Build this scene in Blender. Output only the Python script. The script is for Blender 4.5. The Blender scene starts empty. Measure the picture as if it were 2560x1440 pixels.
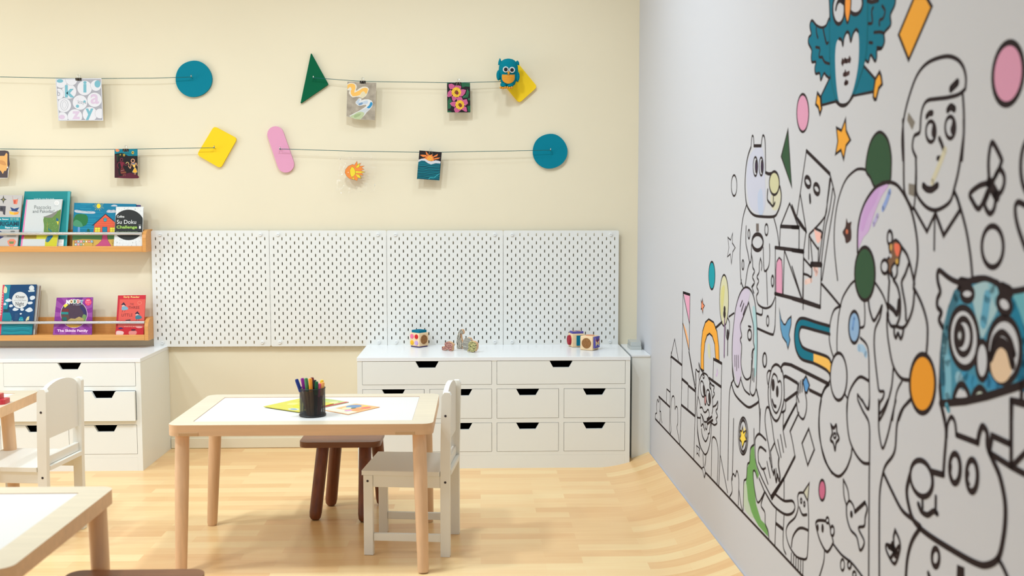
import bpy, bmesh, math, random
from mathutils import Vector, Matrix
from mathutils import noise as mnoise
from mathutils.geometry import tessellate_polygon
random.seed(7)
scn = bpy.context.scene
col = scn.collection
# ------------------------------------------------------------------ camera, world, lights, exposure
FPX = 2700.0                                  # focal length in pixels of the 2560 px wide frame
CAM_H = 1.1925
PITCH = -math.atan((720 - 508) / FPX)
YAW = math.atan((1280 - 1200) / FPX * math.cos(PITCH))
FW = Vector((math.sin(YAW) * math.cos(PITCH), math.cos(YAW) * math.cos(PITCH), math.sin(PITCH)))
RT = Vector((math.cos(YAW), -math.sin(YAW), 0))
UP = RT.cross(FW)
CAM = Vector((0, 0, CAM_H))
cd = bpy.data.cameras.new('camera'); cam = bpy.data.objects.new('camera', cd); col.objects.link(cam)
cam.matrix_world = Matrix.Translation(CAM) @ Matrix((RT, UP, -FW)).transposed().to_4x4()
cd.sensor_width = 36.0; cd.lens = FPX / 2560 * 36.0; cd.clip_start = 0.05
cd.dof.use_dof = True; cd.dof.focus_distance = 4.6; cd.dof.aperture_fstop = 3.8
scn.camera = cam
scn.view_settings.view_transform = 'Standard'; scn.view_settings.look = 'None'
scn.view_settings.gamma = 1.0; scn.view_settings.exposure = 0.0; scn.view_settings.use_curve_mapping = False
w = bpy.data.worlds.new('world'); scn.world = w; w.use_nodes = True
w.node_tree.nodes['Background'].inputs[0].default_value = (0.80, 0.92, 1.06, 1)
w.node_tree.nodes['Background'].inputs[1].default_value = 0.76

def area(name, loc, size, power, color=(0.765, 0.90, 1.04), rot=(0, 0, 0)):
    l = bpy.data.lights.new(name, 'AREA'); l.shape = 'DISK'; l.size = size; l.energy = power; l.spread = 2.75; l.color = color
    o = bpy.data.objects.new(name, l); o.location = loc; o.rotation_euler = rot; col.objects.link(o)
for i, (x, y, p) in enumerate([(-2.9, 3.2, 26), (-1.5, 3.3, 24), (-0.4, 3.6, 22.5), (0.25, 4.2, 5.5), (-2.2, 2.2, 16)]):
    area('ceiling_downlight', (x, y, 2.86), 0.22, p)

wl = bpy.data.lights.new('daylight_window', 'AREA'); wl.shape = 'RECTANGLE'; wl.size = 1.7; wl.size_y = 1.3; wl.energy = 34; wl.color = (0.80, 0.92, 1.04)   # daylight through the window in the left wall
wo = bpy.data.objects.new('daylight_window', wl); wo.location = (-4.15, 3.6, 1.3); wo.rotation_euler = (0, math.radians(-90), 0); col.objects.link(wo)

# ------------------------------------------------------------------ photograph pixel -> point on a real plane
def pray(x, y): return (FW + RT * ((x - 1280) / FPX) + UP * ((720 - y) / FPX))
def hit(x, y, p0, n):
    d = pray(x, y); return CAM + d * ((p0 - CAM).dot(n) / d.dot(n))
def atY(x, y, Y): return hit(x, y, Vector((0, Y, 0)), Vector((0, 1, 0)))
def atZ(x, y, z): return hit(x, y, Vector((0, 0, z)), Vector((0, 0, 1)))

# ------------------------------------------------------------------ materials
def lin(c):
    c = c / 255.0
    return c / 12.92 if c <= 0.04045 else ((c + 0.055) / 1.055) ** 2.4
MC = {}
def mat(name, rgb, rough=0.5, spec=0.5, metal=0.0, bump=None, noise=None, alpha=None, trans=None, coat=0.0):
    key = (name, tuple(rgb), rough)
    if key in MC: return MC[key]
    m = bpy.data.materials.new(name); m.use_nodes = True
    nt = m.node_tree; b = nt.nodes['Principled BSDF']
    c = (lin(rgb[0]), lin(rgb[1]), lin(rgb[2]), 1)
    b.inputs['Base Color'].default_value = c
    b.inputs['Roughness'].default_value = rough; b.inputs['Metallic'].default_value = metal
    b.inputs['Specular IOR Level'].default_value = spec
    b.inputs['Coat Weight'].default_value = coat
    if trans: b.inputs['Transmission Weight'].default_value = trans
    if alpha is not None: b.inputs['Alpha'].default_value = alpha
    if noise:   # (scale, amount, stretch xyz) soft variation of the paint/wood itself
        tc = nt.nodes.new('ShaderNodeTexCoord'); mp = nt.nodes.new('ShaderNodeMapping'); nz = nt.nodes.new('ShaderNodeTexNoise')
        mp.inputs['Scale'].default_value = noise[2] if len(noise) > 2 else (1, 1, 1)
        nz.inputs['Scale'].default_value = noise[0]; nz.inputs['Detail'].default_value = 5
        mx = nt.nodes.new('ShaderNodeMix'); mx.data_type = 'RGBA'
        nt.links.new(tc.outputs['Object'], mp.inputs[0]); nt.links.new(mp.outputs[0], nz.inputs[0])
        rp = nt.nodes.new('ShaderNodeMapRange'); rp.inputs[1].default_value = .3; rp.inputs[2].default_value = .7
        nt.links.new(nz.outputs[0], rp.inputs[0]); nt.links.new(rp.outputs[0], mx.inputs[0])
        a = noise[1]
        mx.inputs[6].default_value = tuple(v * (1 - a) for v in c[:3]) + (1,)
        mx.inputs[7].default_value = tuple(min(1, v * (1 + a)) for v in c[:3]) + (1,)
        nt.links.new(mx.outputs[2], b.inputs['Base Color'])
    if bump:    # (kind, scale, strength)
        tc = nt.nodes.new('ShaderNodeTexCoord')
        if bump[0] == 'wave':
            t = nt.nodes.new('ShaderNodeTexWave'); t.bands_direction = 'Z'; t.inputs['Scale'].default_value = bump[1]; t.inputs['Distortion'].default_value = 0.6
        elif bump[0] == 'voronoi':
            t = nt.nodes.new('ShaderNodeTexVoronoi'); t.inputs['Scale'].default_value = bump[1]
        else:
            t = nt.nodes.new('ShaderNodeTexNoise'); t.inputs['Scale'].default_value = bump[1]
        bp = nt.nodes.new('ShaderNodeBump'); bp.inputs['Strength'].default_value = bump[2]; bp.inputs['Distance'].default_value = 0.002
        nt.links.new(tc.outputs['Object'], t.inputs[0]); nt.links.new(t.outputs[0], bp.inputs['Height'])
        nt.links.new(bp.outputs[0], b.inputs['Normal'])
    MC[key] = m
    return m
def ink(rgb, rough=0.55): return mat('print', rgb, rough, 0.3)

# ------------------------------------------------------------------ mesh builder
class MB:
    def __init__(s): s.v = []; s.f = []; s.m = []; s.mats = []
    def mi(s, m):
        if m not in s.mats: s.mats.append(m)
        return s.mats.index(m)
    def add(s, vs, fs, m):
        o = len(s.v); k = s.mi(m); s.v += [Vector(v) for v in vs]
        for f in fs: s.f.append([i + o for i in f]); s.m.append(k)
        return s
    def box(s, x0, x1, y0, y1, z0, z1, m):
        vs = [(x, y, z) for z in (z0, z1) for y in (y0, y1) for x in (x0, x1)]
        return s.add(vs, [(0, 2, 3, 1), (4, 5, 7, 6), (0, 1, 5, 4), (2, 6, 7, 3), (0, 4, 6, 2), (1, 3, 7, 5)], m)
    def loft(s, rings, m, cap=True, close=True):
        n = len(rings[0]); vs = [p for r in rings for p in r]; fs = []
        for i in range(len(rings) - 1):
            for j in range(n if close else n - 1):
                a = i * n + j; b = i * n + (j + 1) % n
                fs.append((a, b, b + n, a + n))
        if cap: fs.append(tuple(range(n))[::-1]); fs.append(tuple((len(rings) - 1) * n + j for j in range(n)))
        return s.add(vs, fs, m)
    def cone(s, p0, p1, r0, r1, m, n=20, cap=True):
        p0 = Vector(p0); p1 = Vector(p1); d = (p1 - p0).normalized()
        a = d.orthogonal().normalized(); b = d.cross(a)
        ring = lambda p, r: [p + (a * math.cos(t) + b * math.sin(t)) * r for t in [2 * math.pi * k / n for k in range(n)]]
        return s.loft([ring(p0, r0), ring(p1, r1)], m, cap)
    def spine(s, pts, rads, m, n=20, axis=None):
        d0 = (Vector(pts[-1]) - Vector(pts[0])).normalized(); a = d0.orthogonal().normalized(); b = d0.cross(a)
        return s.loft([[Vector(p) + (a * math.cos(t) + b * math.sin(t)) * r for t in [2 * math.pi * k / n for k in range(n)]] for p, r in zip(pts, rads)], m)
    def tube(s, pts, r, m, n=8, closed=False):
        pts = [Vector(p) for p in pts]; rings = []
        prev = None
        for i, p in enumerate(pts):
            t = ((pts[(i + 1) % len(pts)] if (closed or i < len(pts) - 1) else p) - (pts[i - 1] if (closed or i) else p)).normalized()
            a = t.orthogonal().normalized() if prev is None else (prev - t * prev.dot(t)).normalized()
            prev = a; b = t.cross(a)
            rings.append([p + (a * math.cos(u) + b * math.sin(u)) * r for u in [2 * math.pi * k / n for k in range(n)]])
        if closed: rings.append(rings[0])
        return s.loft(rings, m, cap=not closed)
    def ball(s, c, r, m, nu=20, nv=12):
        c = Vector(c); r = r if hasattr(r, '__len__') else (r, r, r); rings = []
        for i in range(nv + 1):
            ph = -math.pi / 2 + math.pi * i / nv; cr = max(math.cos(ph), 1e-4)
            rings.append([c + Vector((r[0] * cr * math.cos(t), r[1] * cr * math.sin(t), r[2] * math.sin(ph))) for t in [2 * math.pi * k / nu for k in range(nu)]])
        return s.loft(rings, m)
    def prism(s, pts, d, m, m_side=None):      # pts: closed 3-d polygon, d: extrusion vector
        pts = [Vector(p) for p in pts]; d = Vector(d); n = len(pts); k = s.tri(pts)
        if (pts[1] - pts[0]).length == 0: pass
        s.add(pts, k, m)
        s.add([p + d for p in pts], [t[::-1] for t in k], m)
        s.add(pts + [p + d for p in pts], [(j, (j + 1) % n, (j + 1) % n + n, j + n) for j in range(n)], m_side or m)
        return s
    @staticmethod
    def tri(pts):
        return [tuple(t) for t in tessellate_polygon([[Vector(p) for p in pts]])]
    def build(s, name, parent=None, smooth=False, bevel=0, local=True, seg=2, fixn=True):
        me = bpy.data.meshes.new(name)
        off = Vector((0, 0, 0))
        if parent is not None and not local: off = parent.location
        me.from_pydata([tuple(v - off) for v in s.v], [], s.f)
        for m in s.mats: me.materials.append(m)
        me.polygons.foreach_set('material_index', s.m)
        if fixn:
            bm = bmesh.new(); bm.from_mesh(me); bmesh.ops.recalc_face_normals(bm, faces=bm.faces); bm.to_mesh(me); bm.free()
        o = bpy.data.objects.new(name, me); col.objects.link(o)
        if parent is not None: o.parent = parent
        if bevel:
            md = o.modifiers.new('bevel', 'BEVEL'); md.width = bevel; md.segments = seg; md.limit_method = 'ANGLE'
        if smooth:
            me.shade_smooth(); me.set_sharp_from_angle(angle=math.radians(smooth if smooth > 1 else 40))
        return o
def rrect(x0, x1, y0, y1, r, z=0, n=6):        # rounded rectangle outline, counter-clockwise
    pts = []
    for cx, cy, a in ((x1 - r, y0 + r, -90), (x1 - r, y1 - r, 0), (x0 + r, y1 - r, 90), (x0 + r, y0 + r, 180)):
        for k in range(n + 1):
            t = math.radians(a + 90 * k / n); pts.append((cx + r * math.cos(t), cy + r * math.sin(t), z))
    return pts
def tag(o, label, cat, group=None):
    o['label'] = label; o['category'] = cat
    if group: o['group'] = group
    return o
def thing(name, label, cat, loc=(0, 0, 0), rotz=0, group=None):
    o = bpy.data.objects.new(name, None); col.objects.link(o); o.location = loc; o.rotation_euler = (0, 0, rotz); o.empty_display_size = .05
    return tag(o, label, cat, group)
def struct(o): o['kind'] = 'structure'; return o
def dup(root, loc, label, rotz=None, group=None):
    r = root.copy(); col.objects.link(r); r.location = loc; r['label'] = label
    if rotz is not None: r.rotation_euler = (0, 0, rotz)
    if group: r['group'] = group
    for ch in list(root.children):
        c = ch.copy(); col.objects.link(c); c.parent = r
        for g in ch.children:
            d = g.copy(); col.objects.link(d); d.parent = c
    return r
def catmull(pts, closed=False, n=6):
    if len(pts) < 3: return pts
    P = list(pts); out = []; N = len(P)
    for i in range(N if closed else N - 1):
        p1 = P[i]; p2 = P[(i + 1) % N]
        p0 = P[i - 1] if (i or closed) else p1
        p3 = P[(i + 2) % N] if (closed or i < N - 2) else p2
        for k in range(n):
            t = k / n; t2 = t * t; t3 = t2 * t
            out.append(tuple(0.5 * (2 * p1[j] + (p2[j] - p0[j]) * t + (2 * p0[j] - 5 * p1[j] + 4 * p2[j] - p3[j]) * t2 + (3 * p1[j] - p0[j] - 3 * p2[j] + p3[j]) * t3) for j in range(2)))
    if not closed: out.append(tuple(P[-1]))
    return out

# ------------------------------------------------------------------ flat printed / drawn artwork lying on a plane
class Art:
    def __init__(s, mb, p0, n, dz=0.00015):
        s.mb = mb; s.p0 = Vector(p0); s.n = Vector(n).normalized(); s.dz = dz; s.k = 1; s.items = []; s.z = (0, 0, 1.0)
        s.U = Vector((0, 0, 1)).cross(s.n); s.U = s.U.normalized() if s.U.length > .1 else Vector((1, 0, 0))
        s.V = s.n.cross(s.U)
    def zoom(s, ox, oy, k): s.z = (ox, oy, k); return s
    def w(s, p):                              # zoomed photo coordinates -> 2-d plane coordinates
        q = hit(s.z[0] + p[0] / s.z[2], s.z[1] + p[1] / s.z[2], s.p0, s.n) - s.p0
        return (q.dot(s.U), q.dot(s.V))
    def layer(s, q, m, fill):                 # lowest free layer above everything this shape overlaps
        x0 = min(p[0] for p in q); x1 = max(p[0] for p in q); y0 = min(p[1] for p in q); y1 = max(p[1] for p in q); k = 0
        for a, b, c, d, kk, mm in s.items:
            if a < x1 and b > x0 and c < y1 and d > y0:
                k = max(k, kk if (mm is m and not fill) else kk + 1)
        s.k = max(k, 1); s.items.append((x0, x1, y0, y1, s.k, m))
    def out(s, p2):
        return s.p0 + s.U * p2[0] + s.V * p2[1] + s.n * (s.dz * s.k)
    def poly(s, pts, m, smooth=False, line=None, lw=.001):
        q = [s.w(p) for p in (catmull(pts, True) if smooth else pts)]
        s.layer(q, m, True); v3 = [s.out(p) for p in q]; s.mb.add(v3, MB.tri(v3), m)
        if line: s.stroke(q + [q[0]], lw, line)
        return s
    def stroke(s, q, wd, m):
        q = [p for i, p in enumerate(q) if i == 0 or (abs(p[0] - q[i - 1][0]) + abs(p[1] - q[i - 1][1])) > 1e-6]
        if len(q) < 2: return s
        s.layer(q, m, False)
        clo = abs(q[0][0] - q[-1][0]) + abs(q[0][1] - q[-1][1]) < 1e-6
        vs = []; N = len(q)
        for i, p in enumerate(q):
            a = q[i - 1] if i else (q[-2] if clo else None); b = q[i + 1] if i < N - 1 else (q[1] if clo else None)
            def nn(u, v):
                dx = v[0] - u[0]; dy = v[1] - u[1]; l = math.hypot(dx, dy) or 1; return (-dy / l, dx / l)
            if a is None: n0 = nn(p, b); k = 1
            elif b is None: n0 = nn(a, p); k = 1
            else:
                n1 = nn(a, p); n2 = nn(p, b); sx = n1[0] + n2[0]; sy = n1[1] + n2[1]; l = math.hypot(sx, sy)
                if l < .3: n0 = n2; k = 1
                else: n0 = (sx / l, sy / l); k = min(2.0, 2 / l)
            h = wd / 2 * k
            vs += [(p[0] + n0[0] * h, p[1] + n0[1] * h), (p[0] - n0[0] * h, p[1] - n0[1] * h)]
        s.mb.add([s.out(v) for v in vs], [(2 * i, 2 * i + 1, 2 * i + 3, 2 * i + 2) for i in range(N - 1)], m)
        if not clo:                           # rounded ends
            for c in (q[0], q[-1]):
                s.mb.add([s.out((c[0] + wd / 2 * math.cos(t), c[1] + wd / 2 * math.sin(t))) for t in [math.pi / 4 * j for j in range(8)]], [tuple(range(8))], m)
        return s
    def line(s, pts, m, wd=.002, smooth=True, closed=False):
        q = catmull(pts, closed) if smooth and len(pts) > 2 else list(pts)
        if closed: q = q + [q[0]]
        return s.stroke([s.w(p) for p in q], wd, m)
    def ell(s, cx, cy, rx, ry, fill=None, line=None, lw=.002, rot=0, n=28):
        c, sn = math.cos(math.radians(rot)), math.sin(math.radians(rot))
        pts = [(cx + rx * math.cos(t) * c - ry * math.sin(t) * sn, cy + rx * math.cos(t) * sn + ry * math.sin(t) * c) for t in [2 * math.pi * k / n for k in range(n)]]
        if fill: s.poly(pts, fill)
        if line: s.line(pts, line, lw, False, True)
        return s
    def text(s, txt, x0, x1, yt, yb, m, bold=0.0, skew=0.0):
        cu = bpy.data.curves.new('lettering', 'FONT'); cu.body = txt; cu.size = 1; cu.offset = bold; cu.resolution_u = 3
        o = bpy.data.objects.new('lettering', cu); me = o.to_mesh()
        vs = [(v.co.x, v.co.y) for v in me.vertices]; fs = [tuple(p.vertices) for p in me.polygons]
        o.to_mesh_clear(); bpy.data.objects.remove(o); bpy.data.curves.remove(cu)
        if not vs: return s
        ax = min(v[0] for v in vs); bx = max(v[0] for v in vs); ay = min(v[1] for v in vs); by = max(v[1] for v in vs)
        q = []
        for v in vs:
            u = (v[0] - ax) / (bx - ax); t = (v[1] - ay) / (by - ay)
            q.append(s.w((x0 + (x1 - x0) * u, yb + (yt - yb) * t + skew * u)))
        s.layer(q, m, True); s.mb.add([s.out(p) for p in q], fs, m)
        return s
# ------------------------------------------------------------------ room
YW = 5.238; CEIL = 2.9
cream = mat('cream_wall_paint', (232, 220, 191), 0.65, 0.3, noise=(3, .012))
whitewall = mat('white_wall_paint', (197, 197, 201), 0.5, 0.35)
white = mat('white_lacquer', (236, 236, 228), 0.32, 0.45)
whitetop = mat('white_lacquer_top', (238, 239, 238), 0.28, 0.5)
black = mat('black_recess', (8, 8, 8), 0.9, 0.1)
darkhole = mat('dark_hole', (30, 20, 20), 0.7, 0.2)
def RX(y): return 0.766 + 0.0205 * (YW - y)      # right wall, turned slightly away from the room axis
RN = Vector((-1, -0.0205, 0)).normalized()

struct(MB().box(-4.2, 1.3, YW, YW + .1, 0, CEIL, cream).build('wall_back'))
m = MB(); y0, y1 = -1.6, YW + .1
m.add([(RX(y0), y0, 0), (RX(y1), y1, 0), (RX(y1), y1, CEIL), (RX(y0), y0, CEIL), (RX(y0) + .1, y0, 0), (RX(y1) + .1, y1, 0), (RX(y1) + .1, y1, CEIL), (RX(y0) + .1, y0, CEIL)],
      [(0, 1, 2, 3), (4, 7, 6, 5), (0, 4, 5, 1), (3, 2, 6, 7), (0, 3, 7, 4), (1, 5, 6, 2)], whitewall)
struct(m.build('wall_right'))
struct(MB().box(-4.3, -4.2, -1.6, YW, 0, CEIL, mat('ceiling_paint', (238, 237, 232), .8, .2)).build('wall_left'))
struct(MB().box(-4.3, 1.4, -1.6, YW + .1, CEIL, CEIL + .1, mat('ceiling_paint', (238, 237, 232), .8, .2)).build('ceiling'))
# floor: wood-strip vinyl that curves up against the right wall
def floor_mat():
    m = bpy.data.materials.new('wood_strip_floor'); m.use_nodes = True; nt = m.node_tree; b = nt.nodes['Principled BSDF']
    tc = nt.nodes.new('ShaderNodeTexCoord')
    br = nt.nodes.new('ShaderNodeTexBrick'); br.offset = .37; br.offset_frequency = 2; br.squash = 1
    br.inputs['Color1'].default_value = (0, 0, 0, 1); br.inputs['Color2'].default_value = (1, 1, 1, 1); br.inputs['Mortar'].default_value = (.45, .45, .45, 1)
    br.inputs['Scale'].default_value = 1; br.inputs['Mortar Size'].default_value = 0.0004; br.inputs['Brick Width'].default_value = .34; br.inputs['Row Height'].default_value = .066
    nt.links.new(tc.outputs['Object'], br.inputs['Vector'])
    mp = nt.nodes.new('ShaderNodeMapping'); mp.inputs['Scale'].default_value = (1.4, 16, 1)
    nz = nt.nodes.new('ShaderNodeTexNoise'); nz.inputs['Scale'].default_value = 3; nz.inputs['Detail'].default_value = 6
    nt.links.new(tc.outputs['Object'], mp.inputs[0]); nt.links.new(mp.outputs[0], nz.inputs[0])
    ad = nt.nodes.new('ShaderNodeMath'); ad.operation = 'MULTIPLY_ADD'; ad.inputs[1].default_value = .72
    mr = nt.nodes.new('ShaderNodeMapRange'); mr.inputs[1].default_value = .3; mr.inputs[2].default_value = .7; mr.inputs[3].default_value = 0; mr.inputs[4].default_value = .28
    nt.links.new(nz.outputs[0], mr.inputs[0]); nt.links.new(br.outputs[0], ad.inputs[0]); nt.links.new(mr.outputs[0], ad.inputs[2])
    cr = nt.nodes.new('ShaderNodeValToRGB'); e = cr.color_ramp.elements
    e[0].position = 0; e[0].color = (lin(226), lin(176), lin(118), 1); e[1].position = 1; e[1].color = (lin(243), lin(214), lin(158), 1)
    q = cr.color_ramp.elements.new(.5); q.color = (lin(237), lin(196), lin(138), 1)
    nt.links.new(ad.outputs[0], cr.inputs[0]); nt.links.new(cr.outputs[0], b.inputs['Base Color'])
    b.inputs['Roughness'].default_value = .3; b.inputs['Specular IOR Level'].default_value = .45
    return m
m = MB(); ys = [-1.6 + (YW + 1.6) * k / 20 for k in range(21)]; rings = []
for y in ys:
    xw = RX(y); r = [(-4.2, y, 0), (-2, y, 0), (xw - .24, y, 0)]
    for k in range(1, 13):
        t = k / 12; r.append((xw - .24 + .235 * t, y, .058 * t ** 1.7))
    rings.append([Vector(p) for p in r])
m.loft(rings, floor_mat(), cap=False, close=False)
fl = struct(m.build('floor', smooth=60, fixn=False))
struct(MB().box(-1.507, -.551, YW - .007, YW - .0002, .0008, .052, cream).build('baseboard_back', bevel=.003))
# boxed-in corner ledge beside the wide cabinet
m = MB(); a = .69
m.prism([(a, 4.85, 0), (RX(4.85), 4.85, 0), (RX(YW), YW, 0), (a, YW, 0)], (0, 0, .497), white)
struct(m.build('trim_1'))
m = MB(); m.prism([(a - .004, 4.846, .4975), (RX(4.85) - .001, 4.846, .4975), (RX(YW) - .001, YW - .0005, .4975), (a - .004, YW - .0005, .4975)], (0, 0, .007), whitetop)
struct(m.build('trim_2'))

# ------------------------------------------------------------------ low drawer cabinets
def cell_drawer(x0, x1, z0, z1, parent, pull=0.0):
    cx = (x0 + x1) / 2; g = .0014; yf = -.001 - pull
    pts = [(x0 + g, yf, z0 + g), (x1 - g, yf, z0 + g), (x1 - g, yf, z1 - g), (cx + .052, yf, z1 - g), (cx + .036, yf, z1 - .031), (cx - .036, yf, z1 - .031), (cx - .052, yf, z1 - g), (x0 + g, yf, z1 - g)]
    d = MB().prism(pts, (0, .016, 0), white).build('drawer', parent, bevel=.0008)
    b = MB()
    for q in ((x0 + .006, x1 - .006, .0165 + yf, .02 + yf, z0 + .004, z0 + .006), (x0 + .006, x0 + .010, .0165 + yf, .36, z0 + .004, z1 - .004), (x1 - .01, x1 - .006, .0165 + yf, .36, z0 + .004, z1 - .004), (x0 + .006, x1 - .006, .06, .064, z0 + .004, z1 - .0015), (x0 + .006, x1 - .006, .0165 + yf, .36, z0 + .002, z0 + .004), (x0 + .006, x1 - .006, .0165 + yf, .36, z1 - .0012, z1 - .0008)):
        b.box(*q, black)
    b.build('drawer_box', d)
    return d
XR = (.384 + .01, .484)
def cabinet(cx, label, pulled=False):
    t = thing('drawer_cabinet', label, 'cabinet', (cx, 4.797, 0))
    H = .506; W = .612; D = YW - 4.797 - .0005
    m = MB()
    m.box(-W + .0222, W - .0222, 0, .018, .0, .0598, white)         # plinth
    m.box(-W, -W + .022, 0, D, 0, H - .0175, white); m.box(W - .022, W, 0, D, 0, H - .0175, white)
    m.box(-.011, .011, 0, D - .007, .0599, H - .0175, white)
    m.box(-.313, -.29, 0, D - .01, .076, .382, white); m.box(.29, .313, 0, D - .01, .076, .382, white)
    for z0, z1 in ((.060, .076), (.208, .228), (.362, .382)):
        m.box(-W + .022, -.011, .0001, D - .01, z0, z1, white); m.box(.011, W - .022, .0001, D - .01, z0, z1, white)
    m.box(-W + .0222, W - .0222, D - .006, D - .0002, .0, H - .0178, white)
    m.build('carcass', t)
    MB().box(-W - .001, W + .001, -.002, D, H - .0175, H, whitetop).build('top_board', t, bevel=.0015)
    for x0, x1 in ((-.59, -.011), (.011, .59)): cell_drawer(x0, x1, .382, H - .022 + .0045, t)
    for r, (z0, z1) in enumerate(((.228, .362), (.076, .208))):
        for c, (x0, x1) in enumerate(((-.59, -.313), (-.29, -.011), (.011, .29), (.313, .59))):
            cell_drawer(x0, x1, z0, z1, t, .018 if pulled and r == 0 and c > 1 else 0)
    return t
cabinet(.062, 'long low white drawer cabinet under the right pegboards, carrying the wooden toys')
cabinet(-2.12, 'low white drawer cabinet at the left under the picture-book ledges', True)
tag(MB().ball((.128, 4.835, .331), (.024, .02, .024), mat('kraft_brown', (150, 110, 85), .8)).build('cardboard_roll', smooth=1), 'brown rounded thing peeking out of a handle cutout of the wide cabinet', 'roll')
# translucent grey box on the corner ledge
t = thing('storage_box', 'small translucent grey plastic box on the white ledge in the corner', 'box', (.735, 5.06, .5045))
gp = mat('smoky_plastic', (186, 188, 182), .25, .5)
MB().prism([(-.03, -.04, 0), (.022, -.045, 0), (.022, .06, 0), (-.03, .07, 0)], (0, 0, .018), gp).build('base', t, bevel=.002)
MB().prism([(-.028, -.038, .0185), (.020, -.043, .0185), (.020, .058, .0185), (-.028, .068, .0185)], (0, 0, .019), gp).build('lid', t, bevel=.002)

# ------------------------------------------------------------------ pegboards with real slots
peg_m = mat('pegboard_white', (230, 229, 222), .45, .4)
def pegboard_mesh():
    m = MB(); T = .004; S = .5595; mg = (S - 27 * .02) / 2; sx = S / 14.0
    def slot(cx, cz): 
        r = .0026; h = .0052
        return [(cx + r * math.cos(a), cz + (h if math.sin(a) >= 0 and k < 5 else -h) + r * math.sin(a)) for k, a in [(k, math.pi * k / 4) for k in range(5)]] + \
               [(cx + r * math.cos(a), cz - h + r * math.sin(a)) for a in [math.pi + math.pi * k / 4 for k in range(5)]]
    for r in range(27):
        z = mg + .02 * (26 - r) + .01; z0, z1 = z - .01, z + .01
        n = 13 if r % 2 == 0 else 14; x0 = sx / 2 if n == 13 else 0
        if n == 13:
            for a, b in ((0, x0), (S - x0, S)): m.add([(a, 0, z0), (b, 0, z0), (b, 0, z1), (a, 0, z1)], [(0, 1, 2, 3)], peg_m)
        for c in range(n):
            a = x0 + c * sx; b = a + sx; cx = (a + b) / 2
            if r in (0, 26) and c in (0, 12):
                m.add([(a, 0, z0), (b, 0, z0), (b, 0, z1), (a, 0, z1)], [(0, 1, 2, 3)], peg_m); continue
            ring = slot(cx, z)
            out = [(b, z), (b, z1), (cx, z1), (cx, z1), (a, z1), (a, z), (a, z0), (cx, z0), (cx, z0), (b, z0)]
            out = [(b, z + .002), (b, z1), (cx, z1), (a, z1), (a, z + .002), (a, z - .002), (a, z0), (cx, z0), (b, z0), (b, z - .002)]
            vs = [(p[0], 0, p[1]) for p in ring] + [(p[0], 0, p[1]) for p in out] + [(p[0], T, p[1]) for p in ring]
            fs = []
            for k in range(10):
                j = (k + 1) % 10; fs += [(k, j, j + 10, k + 10), (k, k + 20, j + 20, j)]
            m.add(vs, fs, peg_m)
    R = .007
    def rim(z0, z1, top):
        pts = []
        for k in range(5):
            t = math.radians(90 * k / 4); pts.append((R - R * math.cos(t), (z1 - R + R * math.sin(t)) if top else (z0 + R - R * math.sin(t))))
        pts = pts + [(S - p[0], p[1]) for p in pts[::-1]]
        ed = [(0, z0), *pts, (S, z0)] if top else [(0, z1), *pts, (S, z1)]
        v = [Vector((p[0], 0, p[1])) for p in ed]; m.add(v, MB.tri(v), peg_m)
        m.add([(p[0], 0, p[1]) for p in pts] + [(p[0], T, p[1]) for p in pts], [(i, i + 1, i + 11, i + 10) for i in range(9)], peg_m)
    rim(S - mg, S, True); rim(0, mg, False)
    for x in (0, S): m.add([(x, 0, mg), (x, 0, S - mg), (x, T, S - mg), (x, T, mg)], [(0, 1, 2, 3)], peg_m)
    for a in ((.0, .012), (S - .012, S)): m.add([(a[0], T, mg), (a[1], T, mg), (a[1], T, S - mg), (a[0], T, S - mg)], [(0, 1, 2, 3)], peg_m)
    return m
pm = pegboard_mesh()
names = ['leftmost of the four white pegboards, next to the book ledges', 'white pegboard second from the left on the cream wall', 'white pegboard second from the right, above the cube with coloured buttons', 'rightmost white pegboard, nearest to the drawn-on wall']
proto = None; sc_w = mat('white_cap', (236, 236, 232), .35, .5)
for i in range(4):
    loc = (-1.5715 + i * .5612, YW - .024, .503 - .0004 * i)
    if proto is None:
        proto = thing('pegboard', names[0], 'pegboard', loc, 0, 'row of four pegboards')
        pm.build('board', proto, fixn=False)
        for x, z in ((.042, .54), (.5195, .54), (.042, .02), (.5195, .02)):
            c = MB(); c.cone((x, -.006, z), (x, .0005, z), .0075, .0085, sc_w, 16); c.cone((x, .0045, z), (x, .0236, z), .006, .006, sc_w, 12); c.box(x - .005, x + .005, -.0068, -.006, z - .0008, z + .0008, mat('grey_slot', (170, 170, 165)))
            c.build('mounting_cap', proto, smooth=1)
    else: dup(proto, loc, names[i])

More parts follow.
